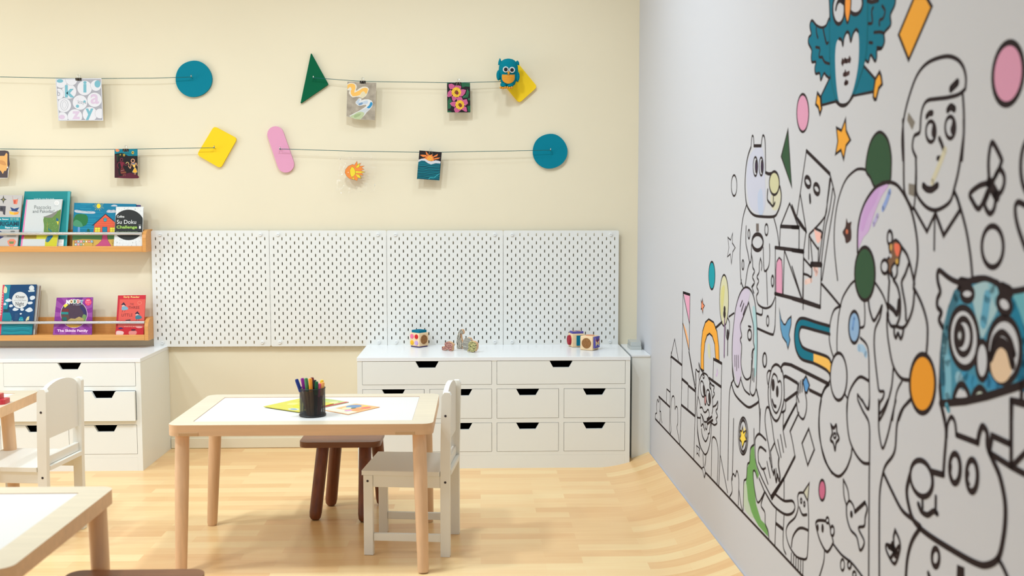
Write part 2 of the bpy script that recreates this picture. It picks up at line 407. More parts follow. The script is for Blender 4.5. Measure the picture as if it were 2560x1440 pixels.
# ------------------------------------------------------------------ picture-book ledges
oak = mat('honey_wood', (216, 152, 82), .42, .4, noise=(5, .07, (1, 8, 30)))
chrome = mat('satin_metal_rail', (205, 205, 205), .22, .5, 1.0)
def ledge(z, label):
    x1 = -1.572; x0 = -3.3; t = thing('book_ledge', label, 'shelf', (x1, YW, z), 0, 'wooden picture-book ledges')
    L = x0 - x1
    MB().box(L, -.0175, -.107, -.0005, 0, .027, oak).build('tray', t, bevel=.002)
    MB().box(L, -.0175, -.012, -.0006, .0272, .102, oak).build('back_board', t)
    pts = [(-.017, -.108, -.001), (-.017, -.0005, -.001), (-.017, -.0005, .104), (-.017, -.03, .104)] + [(-.017, -.108 + .06 * (1 - math.sin(a)), .104 - .03 * (1 - math.cos(a))) for a in [math.radians(10 * k) for k in range(2, 10)]]
    pts = [(-.017, -.108, -.001), (-.017, -.0005, -.001), (-.017, -.0005, .104), (-.017, -.055, .104), (-.017, -.075, .101), (-.017, -.092, .094), (-.017, -.103, .082), (-.017, -.108, .066)]
    MB().prism(pts, (.017, 0, 0), oak).build('end_panel', t, bevel=.003)
    MB().cone((L, -.1, .086), (-.0175, -.1, .086), .0075, .0075, chrome, 16).build('rail', t, smooth=1)
    return t
ledge(.964, 'upper wooden book ledge with metal rail, holding the origami and Su Doku books')
ledge(.544, 'lower wooden book ledge with metal rail, just above the left cabinet')

# ------------------------------------------------------------------ books leaning on the ledges
def book(name, label, quad, zf, y0, thick, colr, art=None, lean=.17, pages=(225, 215, 195), spine=None, cat='book', group='picture books on the ledges'):
    """quad: TL,TR,BR,BL in photo pixels on the front cover; cover plane leans back."""
    n = Vector((0, -1, lean)).normalized(); p0 = Vector((0, y0, zf))
    Q = [hit(x, y, p0, n) for x, y in quad]
    for i in (2, 3): Q[i] += Vector((0, lean, 1)) * (zf + .0006 - Q[i].z)       # stand on the tray
    t = thing(name, label, cat, (sum(q.x for q in Q) / 4, y0, zf), 0, group)
    cm = mat('cover', colr, .22, .5, coat=.3); pgm = mat('pages', pages, .8)
    back = -n * thick; m = MB()
    m.prism([q for q in Q], -n * .0006, cm)
    m.prism([q + back for q in Q], n * .0006, cm)
    m.prism([Q[0], Q[3], Q[3] + back, Q[0] + back], Vector((.0008, 0, 0)), mat('cover', spine or colr, .3))
    if art:
        a = Art(m, p0, n, .00008); art(a)
    # keep printed shapes a hair inside the cover plane's front
    m.build('cover', t, local=False, fixn=False)
    ins = Vector((-.0025, 0, 0)); up = Vector((0, lean, 1)).normalized()
    P = [Q[0] - up * .002, Q[1] + ins - up * .002, Q[2] + ins + up * .002, Q[3] + up * .002]
    P = [p - n * .0007 for p in P]
    MB().prism(P, -n * (thick - .0014), pgm).build('page_block', t, local=False)
    return t
K4 = (0, 460, 5.818); K5 = (0, 690, 5.818); K9 = (0, 700, 9.6)
zU = .991; zL = .571
I = ink
def art_origami(a):
    a.zoom(*K4); G = (190, 184, 178)
    a.poly([(-200, 480), (298, 485), (288, 660), (-200, 655)], I((0, 128, 140)))
    a.text('ajuda a fazer', -120, 130, 500, 528, I((235, 235, 225)), .01)
    a.text('折り紙', 150, 275, 490, 530, I((170, 190, 160)))
    a.text('ORIGAMI', -75, 278, 545, 610, I((15, 60, 75)), .04)
    a.text('Passo a passo', 75, 268, 618, 655, I((235, 235, 230)), .02)
    a.poly([(50, 165), (62, 210), (98, 225), (62, 240), (48, 290), (35, 240), (2, 225), (38, 210)], I((60, 62, 58)))
    a.poly([(50, 205), (65, 225), (48, 250), (34, 225)], I((140, 130, 80)))
    a.poly([(190, 228), (262, 222), (248, 295), (198, 292)], I((225, 120, 90))); a.poly([(200, 240), (230, 235), (225, 285), (203, 285)], I((190, 80, 60)))
    a.line([(180, 175), (190, 230), (205, 290)], I((200, 110, 80)), .0008); a.line([(272, 207), (255, 212), (250, 235)], I((90, 70, 60)), .0008)
    a.poly([(0, 318), (85, 322), (75, 452), (45, 440), (40, 400), (0, 395)], I((70, 66, 72))); a.poly([(0, 340), (40, 345), (42, 378), (0, 376)], I((50, 46, 52)))
    a.poly([(148, 335), (205, 360), (283, 340), (248, 392), (285, 405), (130, 388), (170, 385)], I((35, 60, 110)))
    a.poly([(135, 395), (200, 412), (278, 405), (262, 440), (205, 450), (145, 440)], I((228, 180, 60))); a.poly([(200, 412), (278, 405), (262, 440), (210, 448)], I((235, 150, 50)))
    a.poly([(-20, 670), (20, 690), (30, 697), (-20, 697)], I((40, 60, 110))); a.ell(185, 690, 35, 12, I((120, 118, 112)))
    a.poly([(-30, 755), (60, 765), (0, 800), (-30, 770)], I((50, 55, 110)))
    a.poly([(95, 745), (235, 745), (228, 770), (100, 768)], I((150, 150, 140)))
    a.poly([(105, 830), (150, 800), (205, 800), (235, 835), (215, 885), (190, 905), (145, 905), (120, 880)], I((222, 130, 100))); a.poly([(130, 835), (205, 835), (195, 870), (140, 870)], I((110, 130, 80)))
def art_teal(a):
    a.zoom(*K4)
    a.poly([(985, 110), (1025, 108), (970, 918), (950, 918)], I((70, 165, 165)))
    a.text('Look for our first book', 495, 790, 205, 222, I((200, 225, 220)), .01)
    a.poly([(840, 805), (930, 803), (922, 900), (838, 900)], I((235, 232, 225))); a.line([(850, 880), (910, 880)], I((180, 90, 60)), .0008)
    for k in range(5): a.line([(852 + k * 12, 825), (850 + k * 12, 860)], I((90, 80, 80)), .0006)
def art_peacock(a):
    a.zoom(*K4)
    a.poly([(385, 230), (400, 228), (320, 920), (300, 920)], I((225, 110, 165)))
    a.poly([(655, 470), (700, 470), (800, 425), (870, 375), (885, 400), (850, 700), (845, 760), (655, 760), (640, 600), (630, 520)], I((96, 130, 62)), True)
    a.poly([(620, 480), (700, 455), (740, 440), (850, 380), (820, 430), (760, 490), (690, 490)], I((128, 125, 115)))
    for k in range(60):
        x = random.uniform(670, 830); y = random.uniform(500, 690); a.ell(x, y, 3.5, 3.5, I((150, 175, 105) if k % 2 else (70, 105, 45)), n=6)
    a.poly([(355, 745), (845, 745), (820, 920), (650, 915), (660, 800), (350, 798)], I((196, 190, 40)))
    a.poly([(355, 745), (530, 745), (530, 795), (350, 798)], I((150, 125, 30))); a.poly([(320, 745), (355, 745), (345, 800), (310, 800)], I((185, 30, 100)))
    a.poly([(675, 780), (700, 755), (770, 750), (750, 790), (700, 845), (665, 835)], I((20, 100, 135)), True); a.line([(690, 560), (680, 900)], I((200, 175, 40)), .0008)
    a.poly([(820, 490), (850, 510), (845, 545), (815, 530)], I((30, 90, 130))); a.poly([(820, 540), (855, 545), (845, 600)], I((215, 195, 60)))
    a.poly([(705, 640), (760, 690), (740, 700), (700, 655)], I((30, 110, 120)))
    a.text('Peacocks', 500, 742, 310, 365, I((95, 100, 98)), .0); a.text('and Pakodas!', 475, 790, 372, 420, I((85, 92, 90)), .0)
    a.ell(825, 275, 32, 32, I((225, 222, 216)), I((240, 240, 236)), .001); a.line([(785, 318), (850, 318)], I((120, 120, 118)), .0008); a.ell(820, 278, 14, 16, None, I((160, 158, 150)), .0008)
def art_house(a):
    a.zoom(*K4)
    for k in range(16):
        y = 290 + k * 24 + random.uniform(-6, 6); x = random.uniform(1090, 1300); a.line([(x, y), (x + random.uniform(150, 420), y + random.uniform(-6, 6))], I((20, 140, 165) if k % 3 else (40, 155, 175)), .0018)
    a.ell(1435, 320, 30, 34, I((238, 205, 40)))
    for k in range(14):
        t = 2 * math.pi * k / 14; a.line([(1435 + 38 * math.cos(t), 320 + 40 * math.sin(t)), (1435 + (62 + 22 * (k % 2)) * math.cos(t), 320 + (58 + 16 * (k % 2)) * math.sin(t))], I((232, 205, 60)), .001)
    for pts in ([(1095, 375), (1170, 385), (1250, 395), (1370, 400), (1370, 430), (1200, 425), (1095, 410)], [(1560, 385), (1590, 372), (1620, 380), (1650, 372), (1680, 385), (1680, 415), (1560, 415)], [(1620, 312), (1660, 300), (1700, 308), (1700, 325), (1625, 325)]):
        a.poly(pts, I((185, 190, 195)), True)
    a.line([(1090, 370), (1130, 392), (1160, 378), (1200, 400), (1240, 392), (1290, 415), (1340, 400)], I((50, 60, 90)), .0008); a.line([(1565, 412), (1570, 385), (1600, 375), (1615, 400), (1640, 375), (1672, 390)], I((60, 50, 70)), .0008)
    a.poly([(1135, 600), (1160, 600), (1165, 705), (1130, 705)], I((110, 150, 190)))
    a.poly([(1075, 500), (1110, 445), (1190, 436), (1260, 455), (1280, 520), (1255, 590), (1180, 625), (1110, 615), (1068, 570)], I((35, 110, 55)), True)
    a.poly([(1068, 560), (1110, 520), (1180, 560), (1200, 620), (1110, 620), (1066, 600)], I((70, 140, 100)), True)
    a.poly([(1260, 690), (1275, 650), (1300, 655), (1310, 700)], I((25, 90, 60)))
    a.poly([(1060, 745), (1700, 745), (1680, 925), (1050, 925)], I((205, 165, 75))); a.poly([(1060, 700), (1720, 700), (1700, 800), (1500, 810), (1200, 800), (1058, 820)], I((85, 130, 80)))
    a.poly([(1330, 610), (1535, 430), (1740, 600), (1730, 620), (1660, 540)], I((40, 40, 60)))
    a.poly([(1375, 590), (1535, 445), (1700, 585), (1695, 710), (1360, 710)], I((222, 92, 60)))
    for y in (500, 525, 550, 575, 600, 622): a.line([(1535 - (y - 445) * 1.05, y), (1535 + (y - 445) * 1.05, y + 2)], I((60, 30, 30)), .0006)
    a.ell(1530, 520, 24, 28, I((60, 160, 175)), I((40, 40, 50)), .001); a.line([(1530, 492), (1530, 548)], I((40, 40, 50)), .0008); a.line([(1506, 520), (1554, 520)], I((40, 40, 50)), .0008)
    for x in (1378, 1598):
        a.poly([(x, 632), (x + 82, 632), (x + 78, 700), (x, 700)], I((228, 210, 60)), line=I((50, 40, 40)), lw=.001)
        a.line([(x, 665), (x + 80, 665)], I((50, 40, 40)), .0008); a.line([(x + 40, 632), (x + 40, 700)], I((50, 40, 40)), .0008)
    a.poly([(1490, 625), (1560, 625), (1558, 705), (1490, 705)], I((20, 120, 150)), line=I((30, 40, 60)), lw=.001)
    a.poly([(1492, 735), (1556, 735), (1570, 820), (1630, 925), (1350, 925), (1430, 870), (1478, 820)], I((190, 75, 120)), line=I((80, 30, 50)), lw=.0008)
    cc = [(190, 60, 60), (90, 160, 190), (215, 120, 150), (70, 140, 110), (200, 150, 60)]
    for r, wd in enumerate(('DRAWING', 'BOOK')):
        for k, ch in enumerate(wd):
            x = 1085 + k * 39; y = 820 + r * 42; a.poly([(x, y), (x + 34, y), (x + 34, y + 34), (x, y + 34)], I(cc[(k + r) % 5])); a.text(ch, x + 7, x + 27, y + 6, y + 28, I((235, 225, 215)), .03)
    for x in (1090, 1350, 1640): a.line([(x, 920), (x, 850)], I((60, 60, 30)), .0008); a.ell(x, 845, 12, 22, None, I((50, 80, 40)), .0008)
def art_sudoku(a):
    a.zoom(*K4)
    for k in range(1, 9):
        a.line([(1690 + k * 44, 335), (1650 + k * 45, 925)], I((190, 190, 185)), .0004)
        a.line([(1690 - k * 5, 330 + k * 66), (2085 - k * 4, 330 + k * 66)], I((190, 190, 185)), .0004)
    for k in range(70): a.text(random.choice('123456789'), *(lambda x, y: (x, x + 7, y, y + 12))(random.uniform(1680, 2050), random.choice([random.uniform(340, 470), random.uniform(780, 910)])), I((120, 120, 118)))
    pts = []
    for k in range(40):
        t = 2 * math.pi * k / 40; x = 1868 + 232 * math.cos(t) - (595 - 590) * 0; y = 595 + 222 * math.sin(t)
        lft = 1692 - (y - 330) * .065; rgt = 2083 - (y - 330) * .035
        pts.append((min(max(x, lft), rgt), y))
    a.poly(pts, I((42, 44, 42)))
    a.text('Collins', 1702, 1808, 457, 490, I((225, 225, 220)), .02); a.text('Su Doku', 1700, 1980, 522, 580, I((235, 235, 230)))
    a.text('Challenge', 1695, 1995, 604, 660, I((165, 205, 90)), .025); a.text('1', 2022, 2048, 612, 650, I((235, 235, 230)), .03); a.text('Book', 2020, 2054, 590, 602, I((225, 225, 220)))
    a.text('200 testing Su Doku puzzles', 1688, 2008, 686, 707, I((165, 185, 140)))
def art_kheer(a):
    a.zoom(*K9)
    a.poly([(68, 118), (112, 118), (30, 1310), (-30, 1310)], I((205, 60, 80)))
    for k in range(9): a.ell(70 - k * 6, 330 + k * 62, 10, 14, I((240, 190, 195)), n=8)
    a.poly([(112, 120), (260, 120), (240, 200), (228, 300), (215, 430), (198, 560), (180, 680), (150, 760), (72, 760)], I((25, 125, 140)))
    a.poly([(60, 780), (235, 780), (280, 900), (270, 1000), (800, 1000), (790, 1070), (765, 1308), (22, 1310)], I((10, 120, 130)))
    a.poly([(180, 700), (220, 665), (200, 760), (90, 765), (80, 700)], I((10, 60, 70)))
    for y in (1100, 1150, 1215, 1260): a.line([(80, y), (300, y + 14), (520, y - 10), (700, y + 8)], I((30, 150, 150) if y != 1215 else (10, 90, 95)), .0022)
    for c in ([(85, 290), (100, 180), (125, 145), (170, 200), (165, 290), (130, 318)],):
        a.poly(c, I((205, 205, 160)), True)
    for c in ([(125, 500), (160, 460), (210, 445), (260, 465), (288, 490), (250, 515), (180, 525)], [(85, 575), (120, 545), (150, 565), (140, 600), (95, 600)], [(220, 615), (250, 590), (300, 595), (310, 630), (270, 650), (230, 648)],
              [(302, 715), (350, 660), (400, 680), (450, 700), (400, 735), (340, 740)], [(485, 700), (520, 675), (570, 690), (560, 730), (510, 738)], [(605, 725), (650, 690), (700, 660), (750, 670), (785, 735), (700, 772), (640, 755)],
              [(715, 420), (750, 385), (810, 378), (842, 410), (830, 450), (775, 480), (730, 470)], [(660, 550), (690, 525), (760, 518), (785, 545), (760, 575), (690, 585)], [(472, 812), (495, 792), (527, 805), (500, 833)]):
        a.poly(c, I((205, 208, 208)), True)
    a.ell(480, 482, 192, 198, I((208, 206, 200)))
    a.text('Kheer', 380, 600, 365, 440, I((70, 66, 70)), .012); a.text('on a Full Moon', 335, 628, 468, 500, I((110, 105, 105))); a.text('Night', 375, 575, 525, 645, I((70, 66, 70)), .012)
    a.poly([(675, 250), (830, 240), (825, 280), (685, 286)], I((205, 215, 210))); a.ell(760, 195, 62, 66, I((208, 212, 208))); a.ell(760, 200, 40, 42, None, I((180, 150, 150)), .0008); a.text('Award', 712, 800, 250, 268, I((70, 110, 110)))
    for y in range(810, 990, 22): a.line([(365 - (y - 810) * .1, y), (435 - (y - 810) * .08, y)], I((60, 90, 120)), .001, False)
    a.poly([(455, 1000), (460, 920), (500, 885), (550, 905), (560, 1000)], I((15, 135, 150)), True); a.ell(475, 950, 7, 9, I((200, 230, 230)), n=8); a.ell(528, 952, 7, 9, I((200, 230, 230)), n=8)
    a.poly([(620, 1000), (618, 950), (655, 885), (705, 868), (695, 960), (650, 970)], I((210, 200, 150))); a.text('n.R.', 255, 318, 965, 985, I((170, 210, 210)))
def art_noddy(a):
    a.zoom(*K9); c0 = (1770, 830)
    for k in range(12):
        t = math.radians(k * 30 + 8); u = math.radians(k * 30 + 23)
        def rr(t):
            dx, dy = math.cos(t), math.sin(t); s = min(abs((455 if dx > 0 else 470) / dx) if dx else 9e9, abs((480 if dy > 0 else 412) / dy) if dy else 9e9); s *= .97
            x = c0[0] + dx * s; y = c0[1] + dy * s
            return (min(max(x, 1355 - (y - 425) * .095), 2222 - (y - 415) * .02), y)
        a.poly([c0, rr(t), rr((t + u) / 2), rr(u)], I((128, 42, 132)))
    a.poly([(1700, 425), (2000, 418), (1960, 480)], I((95, 35, 120)))
    a.ell(1775, 820, 318, 328, I((72, 52, 66)), I((238, 222, 226)), .0014)
    a.poly([(1478, 765), (1640, 770), (1640, 825), (1470, 820)], I((30, 130, 125))); a.poly([(1465, 830), (1650, 832), (1690, 1000), (1480, 990)], I((88, 62, 55)))
    a.poly([(1500, 700), (1660, 690), (1650, 765), (1480, 765)], I((110, 35, 40))); a.poly([(1900, 560), (2060, 700), (2085, 860), (2030, 900), (1990, 760), (1930, 680)], I((45, 40, 85)))
    a.poly([(2000, 830), (2070, 860), (2040, 980), (1960, 980)], I((110, 140, 80)), True); a.poly([(1500, 900), (1600, 900), (1590, 990), (1520, 980)], I((25, 90, 85)), True)
    a.poly([(1600, 1080), (1620, 980), (1700, 920), (1800, 930), (1900, 880), (2010, 930), (2010, 1060)], I((176, 150, 90))); a.poly([(1580, 1075), (1960, 1075), (1850, 1140), (1680, 1140)], I((205, 150, 60))); 
    a.poly([(1520, 610), (1580, 570), (1645, 590), (1560, 668)], I((225, 210, 60)))
    lc = [(235, 225, 230), (226, 180, 90), (70, 140, 90), (225, 120, 90), (20, 140, 140)]
    for k, ch in enumerate('NODDY'):
        x = 1598 + k * 83; y = 470 + (16 if k in (0, 4) else 0)
        a.text(ch, x - 6, x + 76, y - 8, y + 98, I((238, 235, 235)), .09); a.text(ch, x + 4, x + 66, y + 2, y + 86, I(lc[k]), .05)
    a.text('in Toyland', 1755, 1930, 580, 615, I((195, 190, 205)))
    a.ell(2118, 528, 80, 86, I((218, 50, 95))); a.text('NEW!', 2075, 2160, 472, 500, I((245, 215, 220)), .02); a.text('adventures', 2045, 2192, 515, 538, I((240, 190, 200)))
    a.text('from the TV', 2060, 2180, 550, 568, I((240, 180, 195))); a.text('show', 2095, 2145, 578, 594, I((240, 180, 195)))
    a.text('The Skittle Family', 1372, 2110, 1185, 1262, I((240, 205, 222)), .03)
def art_reader(a):
    a.zoom(*K5)
    a.poly([(1720, 283), (2118, 278), (2115, 335), (1716, 340)], I((200, 42, 55))); a.text('Early Reader', 1800, 2032, 292, 325, I((240, 215, 130)), .02)
    a.poly([(1716, 285), (1745, 285), (1705, 860), (1678, 860)], I((190, 40, 52)))
    a.text('THE', 1890, 1945, 395, 425, I((110, 40, 40))); a.text('THREE', 1865, 2030, 440, 478, I((95, 35, 35))); a.text('LITTLE', 1770, 1928, 548, 588, I((95, 35, 35))); a.text('WITCHES', 1800, 2020, 725, 745, I((245, 170, 150)))
    for x, y, s, cc in ((1990, 560, 1, (60, 120, 135)), (1790, 430, 1, (125, 165, 180))):
        a.poly([(x - 30, y - 10), (x + 10, y - 50), (x + 45, y)], I((50, 35, 55))); a.ell(x + 5, y + 8, 22, 18, I((215, 180, 165))); a.poly([(x - 15, y + 20), (x + 40, y + 10), (x + 75, y + 45), (x + 40, y + 65), (x - 15, y + 65)], I(cc), True)
        a.line([(x, y + 65), (x - 15, y + 95)], I((50, 35, 45)), .0012); a.line([(x + 30, y + 65), (x + 22, y + 92)], I((50, 35, 45)), .0012)
    a.poly([(1690, 745), (2090, 745), (2085, 860), (1680, 860)], I((190, 32, 42))); a.poly([(1700, 800), (1795, 810), (1780, 860), (1695, 860)], I((225, 185, 175)), True); a.poly([(1880, 805), (1980, 800), (1975, 850), (1885, 855)], I((215, 130, 120)), True)
    a.poly([(1715, 760), (1760, 745), (1800, 765), (1740, 775)], I((60, 35, 90))); a.ell(1940, 785, 34, 14, I((90, 20, 40))); a.ell(2025, 742, 48, 16, I((225, 160, 150))); a.poly([(1825, 640), (1900, 630), (1895, 655), (1830, 655)], I((80, 60, 60)))
    a.ell(2030, 390, 28, 24, None, I((240, 150, 120)), .0012)
y1 = 5.139
book('picture_book', 'origami book with grey cover and teal title band, cut off by the left frame edge', [(-140, 487), (56, 488), (43, 618), (-150, 618)], zU, y1, .008, (190, 184, 178), art_origami, spine=(30, 60, 100))
book('picture_book', 'large teal picture book standing behind the peacock book on the upper ledge', [(61.5, 478.5), (176, 478), (163.5, 618), (46, 618)], zU, y1 + .012, .012, (0, 132, 134), art_teal, lean=.19, spine=(0, 110, 115))
book('picture_book', 'pale picture book titled Peacocks and Pakodas in front of the teal book', [(65.5, 499), (156, 498), (142, 619), (51, 619)], zU, y1, .008, (204, 206, 202), art_peacock, lean=.17)
book('picture_book', 'purple-edged book mostly hidden between the house book and the Su Doku book', [(250, 510), (351, 512.5), (350, 619), (245, 619)], zU, y1 + .030, .008, (70, 55, 110), lean=.1)
book('picture_book', 'wide blue drawing book with an orange house and pink path on its cover', [(185.5, 507), (340, 510), (333, 619), (180, 619)], zU, y1 + .012, .008, (0, 118, 150), art_house, lean=.14)
book('picture_book', 'Su Doku puzzle book with a large black circle at the end of the upper ledge', [(290, 517), (358.5, 517), (355, 620), (284, 620)], zU, y1, .007, (226, 226, 222), art_sudoku, lean=.12)
book('picture_book', 'second grey-edged book hidden right behind the blue Kheer book', [(20, 713), (99, 712.5), (87, 837), (10, 837)], zL, y1 + .012, .02, (206, 200, 190), pages=(170, 145, 125), lean=.18)
book('picture_book', 'blue night-sky book titled Kheer on a Full Moon Night, lower ledge left', [(7, 712), (91, 711), (80, 836.5), (-3, 836.5)], zL, y1, .008, (0, 62, 104), art_kheer, lean=.16, spine=(205, 60, 80))
book('picture_book', 'square purple picture book with a round picture, middle of the lower ledge', [(141.5, 744), (232, 743), (229, 837), (132, 837)], zL, y1, .006, (150, 72, 150), art_noddy, lean=.2)
book('picture_book', 'small red Early Reader book at the right end of the lower ledge', [(295.5, 738.5), (364, 737.5), (358.5, 838), (288, 838)], zL, y1, .006, (222, 88, 74), art_reader, lean=.16)
# ------------------------------------------------------------------ string garlands with wooden shapes and clipped pictures
GY = YW - .042                                   # strings hang a little in front of the wall
LK = mat('ink_line', (52, 44, 46), .6, .2)
wire = mat('steel_wire', (205, 205, 200), .3, .5, 1.0)
teal = mat('teal_paint', (0, 124, 144), .6, .12); yel = mat('yellow_paint', (248, 206, 30), .55, .2)
grn = mat('green_paint', (0, 92, 58), .6, .12); pnk = mat('pink_paint', (224, 156, 184), .55, .2)
def W(x, y, Y=YW): return atY(x, y, Y)
def wall_shape(name, label, pts, m, hook, cat='wall decoration'):
    """pts: outline in photo pixels on the front face of a board that is 14 mm thick"""
    Yf = YW - .0145; P = [W(x, y, Yf) for x, y in pts]; c = W(*hook, YW - .0145)
    t = thing(name, label, cat, (c.x, YW, c.z), 0, 'painted shapes that hold the strings')
    MB().prism(P, (0, .0135, 0), m).build('board', t, local=False, bevel=.0015)
    h = MB(); q = Vector((c.x, Yf + .003, c.z))
    h.tube([q, q + Vector((0, -.022, 0))] + [q + Vector((0, -.022 - .006 * math.sin(a), .006 - .006 * math.cos(a))) for a in [math.radians(30 * k) for k in range(1, 11)]], .0016, wire)
    h.build('hook', t, local=False, smooth=1); return q + Vector((0, -.026, .002))
def circ(cx, cy, r, n=40): return [(cx + r * (1 + .012 * math.sin(3 * t + 1)) * math.cos(t), cy + r * (1 + .012 * math.sin(4 * t)) * math.sin(t)) for t in [2 * math.pi * k / n for k in range(n)]]
def rpoly(pts, r, n=5):                          # rounded corners for a pixel polygon
    out = []
    for i, p in enumerate(pts):
        a = Vector(pts[i - 1]); b = Vector(p); c = Vector(pts[(i + 1) % len(pts)])
        u = (a - b).normalized() * r; v = (c - b).normalized() * r
        for k in range(n + 1):
            t = k / n; q = (b + u) * (1 - t) ** 2 + b * 2 * t * (1 - t) + (b + v) * t ** 2; out.append((q.x, q.y))
    return out
h1 = wall_shape('wall_disc', 'teal wooden disc at the right end of the upper left string', circ(484, 197, 45.5), teal, (481, 195))
h2 = wall_shape('wall_tile', 'yellow rounded tile at the right end of the lower left string', rpoly([(535, 315), (593, 346), (551, 421), (492, 387)], 9), yel, (538, 371))
h3 = wall_shape('wall_triangle', 'dark green wooden triangle at the left end of the upper right string', rpoly([(777.5, 132), (821, 211), (751, 259)], 3), grn, (785, 197))
h4 = wall_shape('wall_tile', 'yellow rounded tile behind the crocheted owl', rpoly([(1289, 151), (1343.5, 217), (1298, 258), (1243, 192)], 9), yel, (1293, 205))
_pk = [(688.5 + 20.5 * math.cos(t), 336 + 20.5 * math.sin(t)) for t in [math.radians(163 + 18 * k) for k in range(11)]] + [(714 + 21 * math.cos(t), 410.5 + 21 * math.sin(t)) for t in [math.radians(-17 + 18 * k) for k in range(11)]]
h5 = wall_shape('wall_pill', 'pink rounded bar at the left end of the lower right string', _pk, pnk, (702, 374))
h6 = wall_shape('wall_disc', 'teal wooden disc at the right end of the lower right string, near the corner', circ(1375, 378, 43.5), teal, (1376, 377))
strm = mat('green_twine', (38, 96, 98), .8, .2)
def garland(pts, label):
    P = [p if isinstance(p, Vector) else W(p[0], p[1], GY) for p in pts]
    m = MB(); m.tube(P, .00135, strm, 6)
    for e in (P[0], P[-1]): m.ball(e, .0032, strm, 8, 6)
    tag(m.build('string', smooth=1), label, 'string', 'taut strings that the pictures hang from')
E0 = W(-420, 196, GY)
garland([W(-700, 184, GY), (-60, 191), (196, 196.5), (380, 195.5), h1], 'dark green string at the upper left running out of the frame')
garland([W(-700, 371, GY), (-60, 371.5), (180, 374), (315, 373), h2], 'dark green string at the lower left running out of the frame')
garland([h3, (905, 203.5), (1145, 207), h4], 'dark green string from the green triangle to the yellow tile')
garland([h5, (888, 378), (1076, 381), h6], 'dark green string from the pink bar to the teal disc')
def clip(px, py, where, vis=(18, 18, 20)):
    c = W(px, py, GY); t = thing('binder_clip', 'black binder clip ' + where, 'clip', (c.x, GY, c.z), 0, 'binder clips on the strings')
    k = mat('clip_black', vis, .3, .5); w2 = .0135
    prof = [(-.006, -.012), (-.0015, -.013), (.0035, -.013), (.006, -.012), (.0075, .001), (-.0085, .001)]
    m = MB(); m.prism([(-w2, y, z) for y, z in [(-.0085, .0025), (.0085, .0025), (.0035, -.0125), (-.0035, -.0125)]], (2 * w2, 0, 0), k)
    m.build('clip_body', t, bevel=.0006)
    for s in (-1, 1):
        pts = [(-.0105, s * .004, -.0125), (-.006, s * .0085, -.002), (-.004, s * .0075, .008), (-.0055, s * .006, .013), (-.003, s * .005, .018), (.003, s * .005, .018), (.0055, s * .006, .013), (.004, s * .0075, .008), (.006, s * .0085, -.002), (.0105, s * .004, -.0125)]
        m = MB(); m.tube(pts, .00055, wire, 5); m.build('wire_handle', t, smooth=1)
    return t
def picture(label, quad, base, art=None, thick=.0006, dy=0.004, extra=None, name='hanging_picture', group='children\'s pictures clipped to the strings', cat='picture'):
    Y = GY - dy; P = [W(x, y, Y) for x, y in quad]; m = MB()
    m.prism(P, (0, thick, 0), base)
    if art: a = Art(m, (0, Y, 1.5), (0, -1, 0), .00006); art(a)
    return tag(m.build(name, fixn=False), label, cat, group)
def art_letters(a):
    a.zoom(0, 100, 4); G = I((168, 166, 172)); Wt = I((222, 220, 222)); T = I((120, 178, 190)); P_ = I((212, 190, 208)); pen = I((150, 150, 158))
    a.poly([(562, 392), (1008, 390), (1024, 800), (594, 803)], G)
    def cc(x, y, r, clipx=None):
        pts = [(min(max(x + r * math.cos(t), 562 + (y - 390) * .07), 1012 + (y - 390) * .03), min(max(y + r * math.sin(t), 392), 803)) for t in [2 * math.pi * k / 28 for k in range(28)]]
        a.poly(pts, Wt); a.line(pts, pen, .0008, False, True)
    for x, y, r in ((690, 515, 74), (846, 480, 74), (960, 455, 55), (640, 652, 72), (800, 625, 74), (945, 598, 73), (750, 765, 74), (900, 742, 74), (1000, 735, 50), (610, 420, 60), (715, 395, 60), (585, 540, 55), (620, 780, 60)): cc(x, y, r)
    a.text('k', 650, 745, 450, 575, T, .04); a.text('i', 832, 866, 410, 525, T, .04); a.text('a', 905, 990, 540, 640, P_, .02); a.text('o', 610, 680, 600, 700, Wt, .02); a.ell(643, 650, 38, 52, None, pen, .0012); a.ell(643, 650, 20, 34, None, pen, .0010)
    a.text('z', 722, 802, 712, 792, P_, .04); a.text('y', 855, 935, 685, 800, T, .04); a.text('kiaya', 780, 862, 600, 650, pen); a.ell(772, 592, 12, 16, None, P_, .001); a.ell(775, 662, 16, 16, T); a.ell(845, 615, 12, 12, T)
    a.ell(975, 440, 30, 36, T); a.ell(600, 410, 32, 18, T); a.ell(620, 770, 30, 22, P_); a.text('b', 575, 602, 505, 560, pen)
picture('white drawing of letters in circles on the upper left string', [(138.5, 196.5), (253.5, 195.5), (258, 301.5), (146, 302)], ink((214, 213, 216)), art_letters)
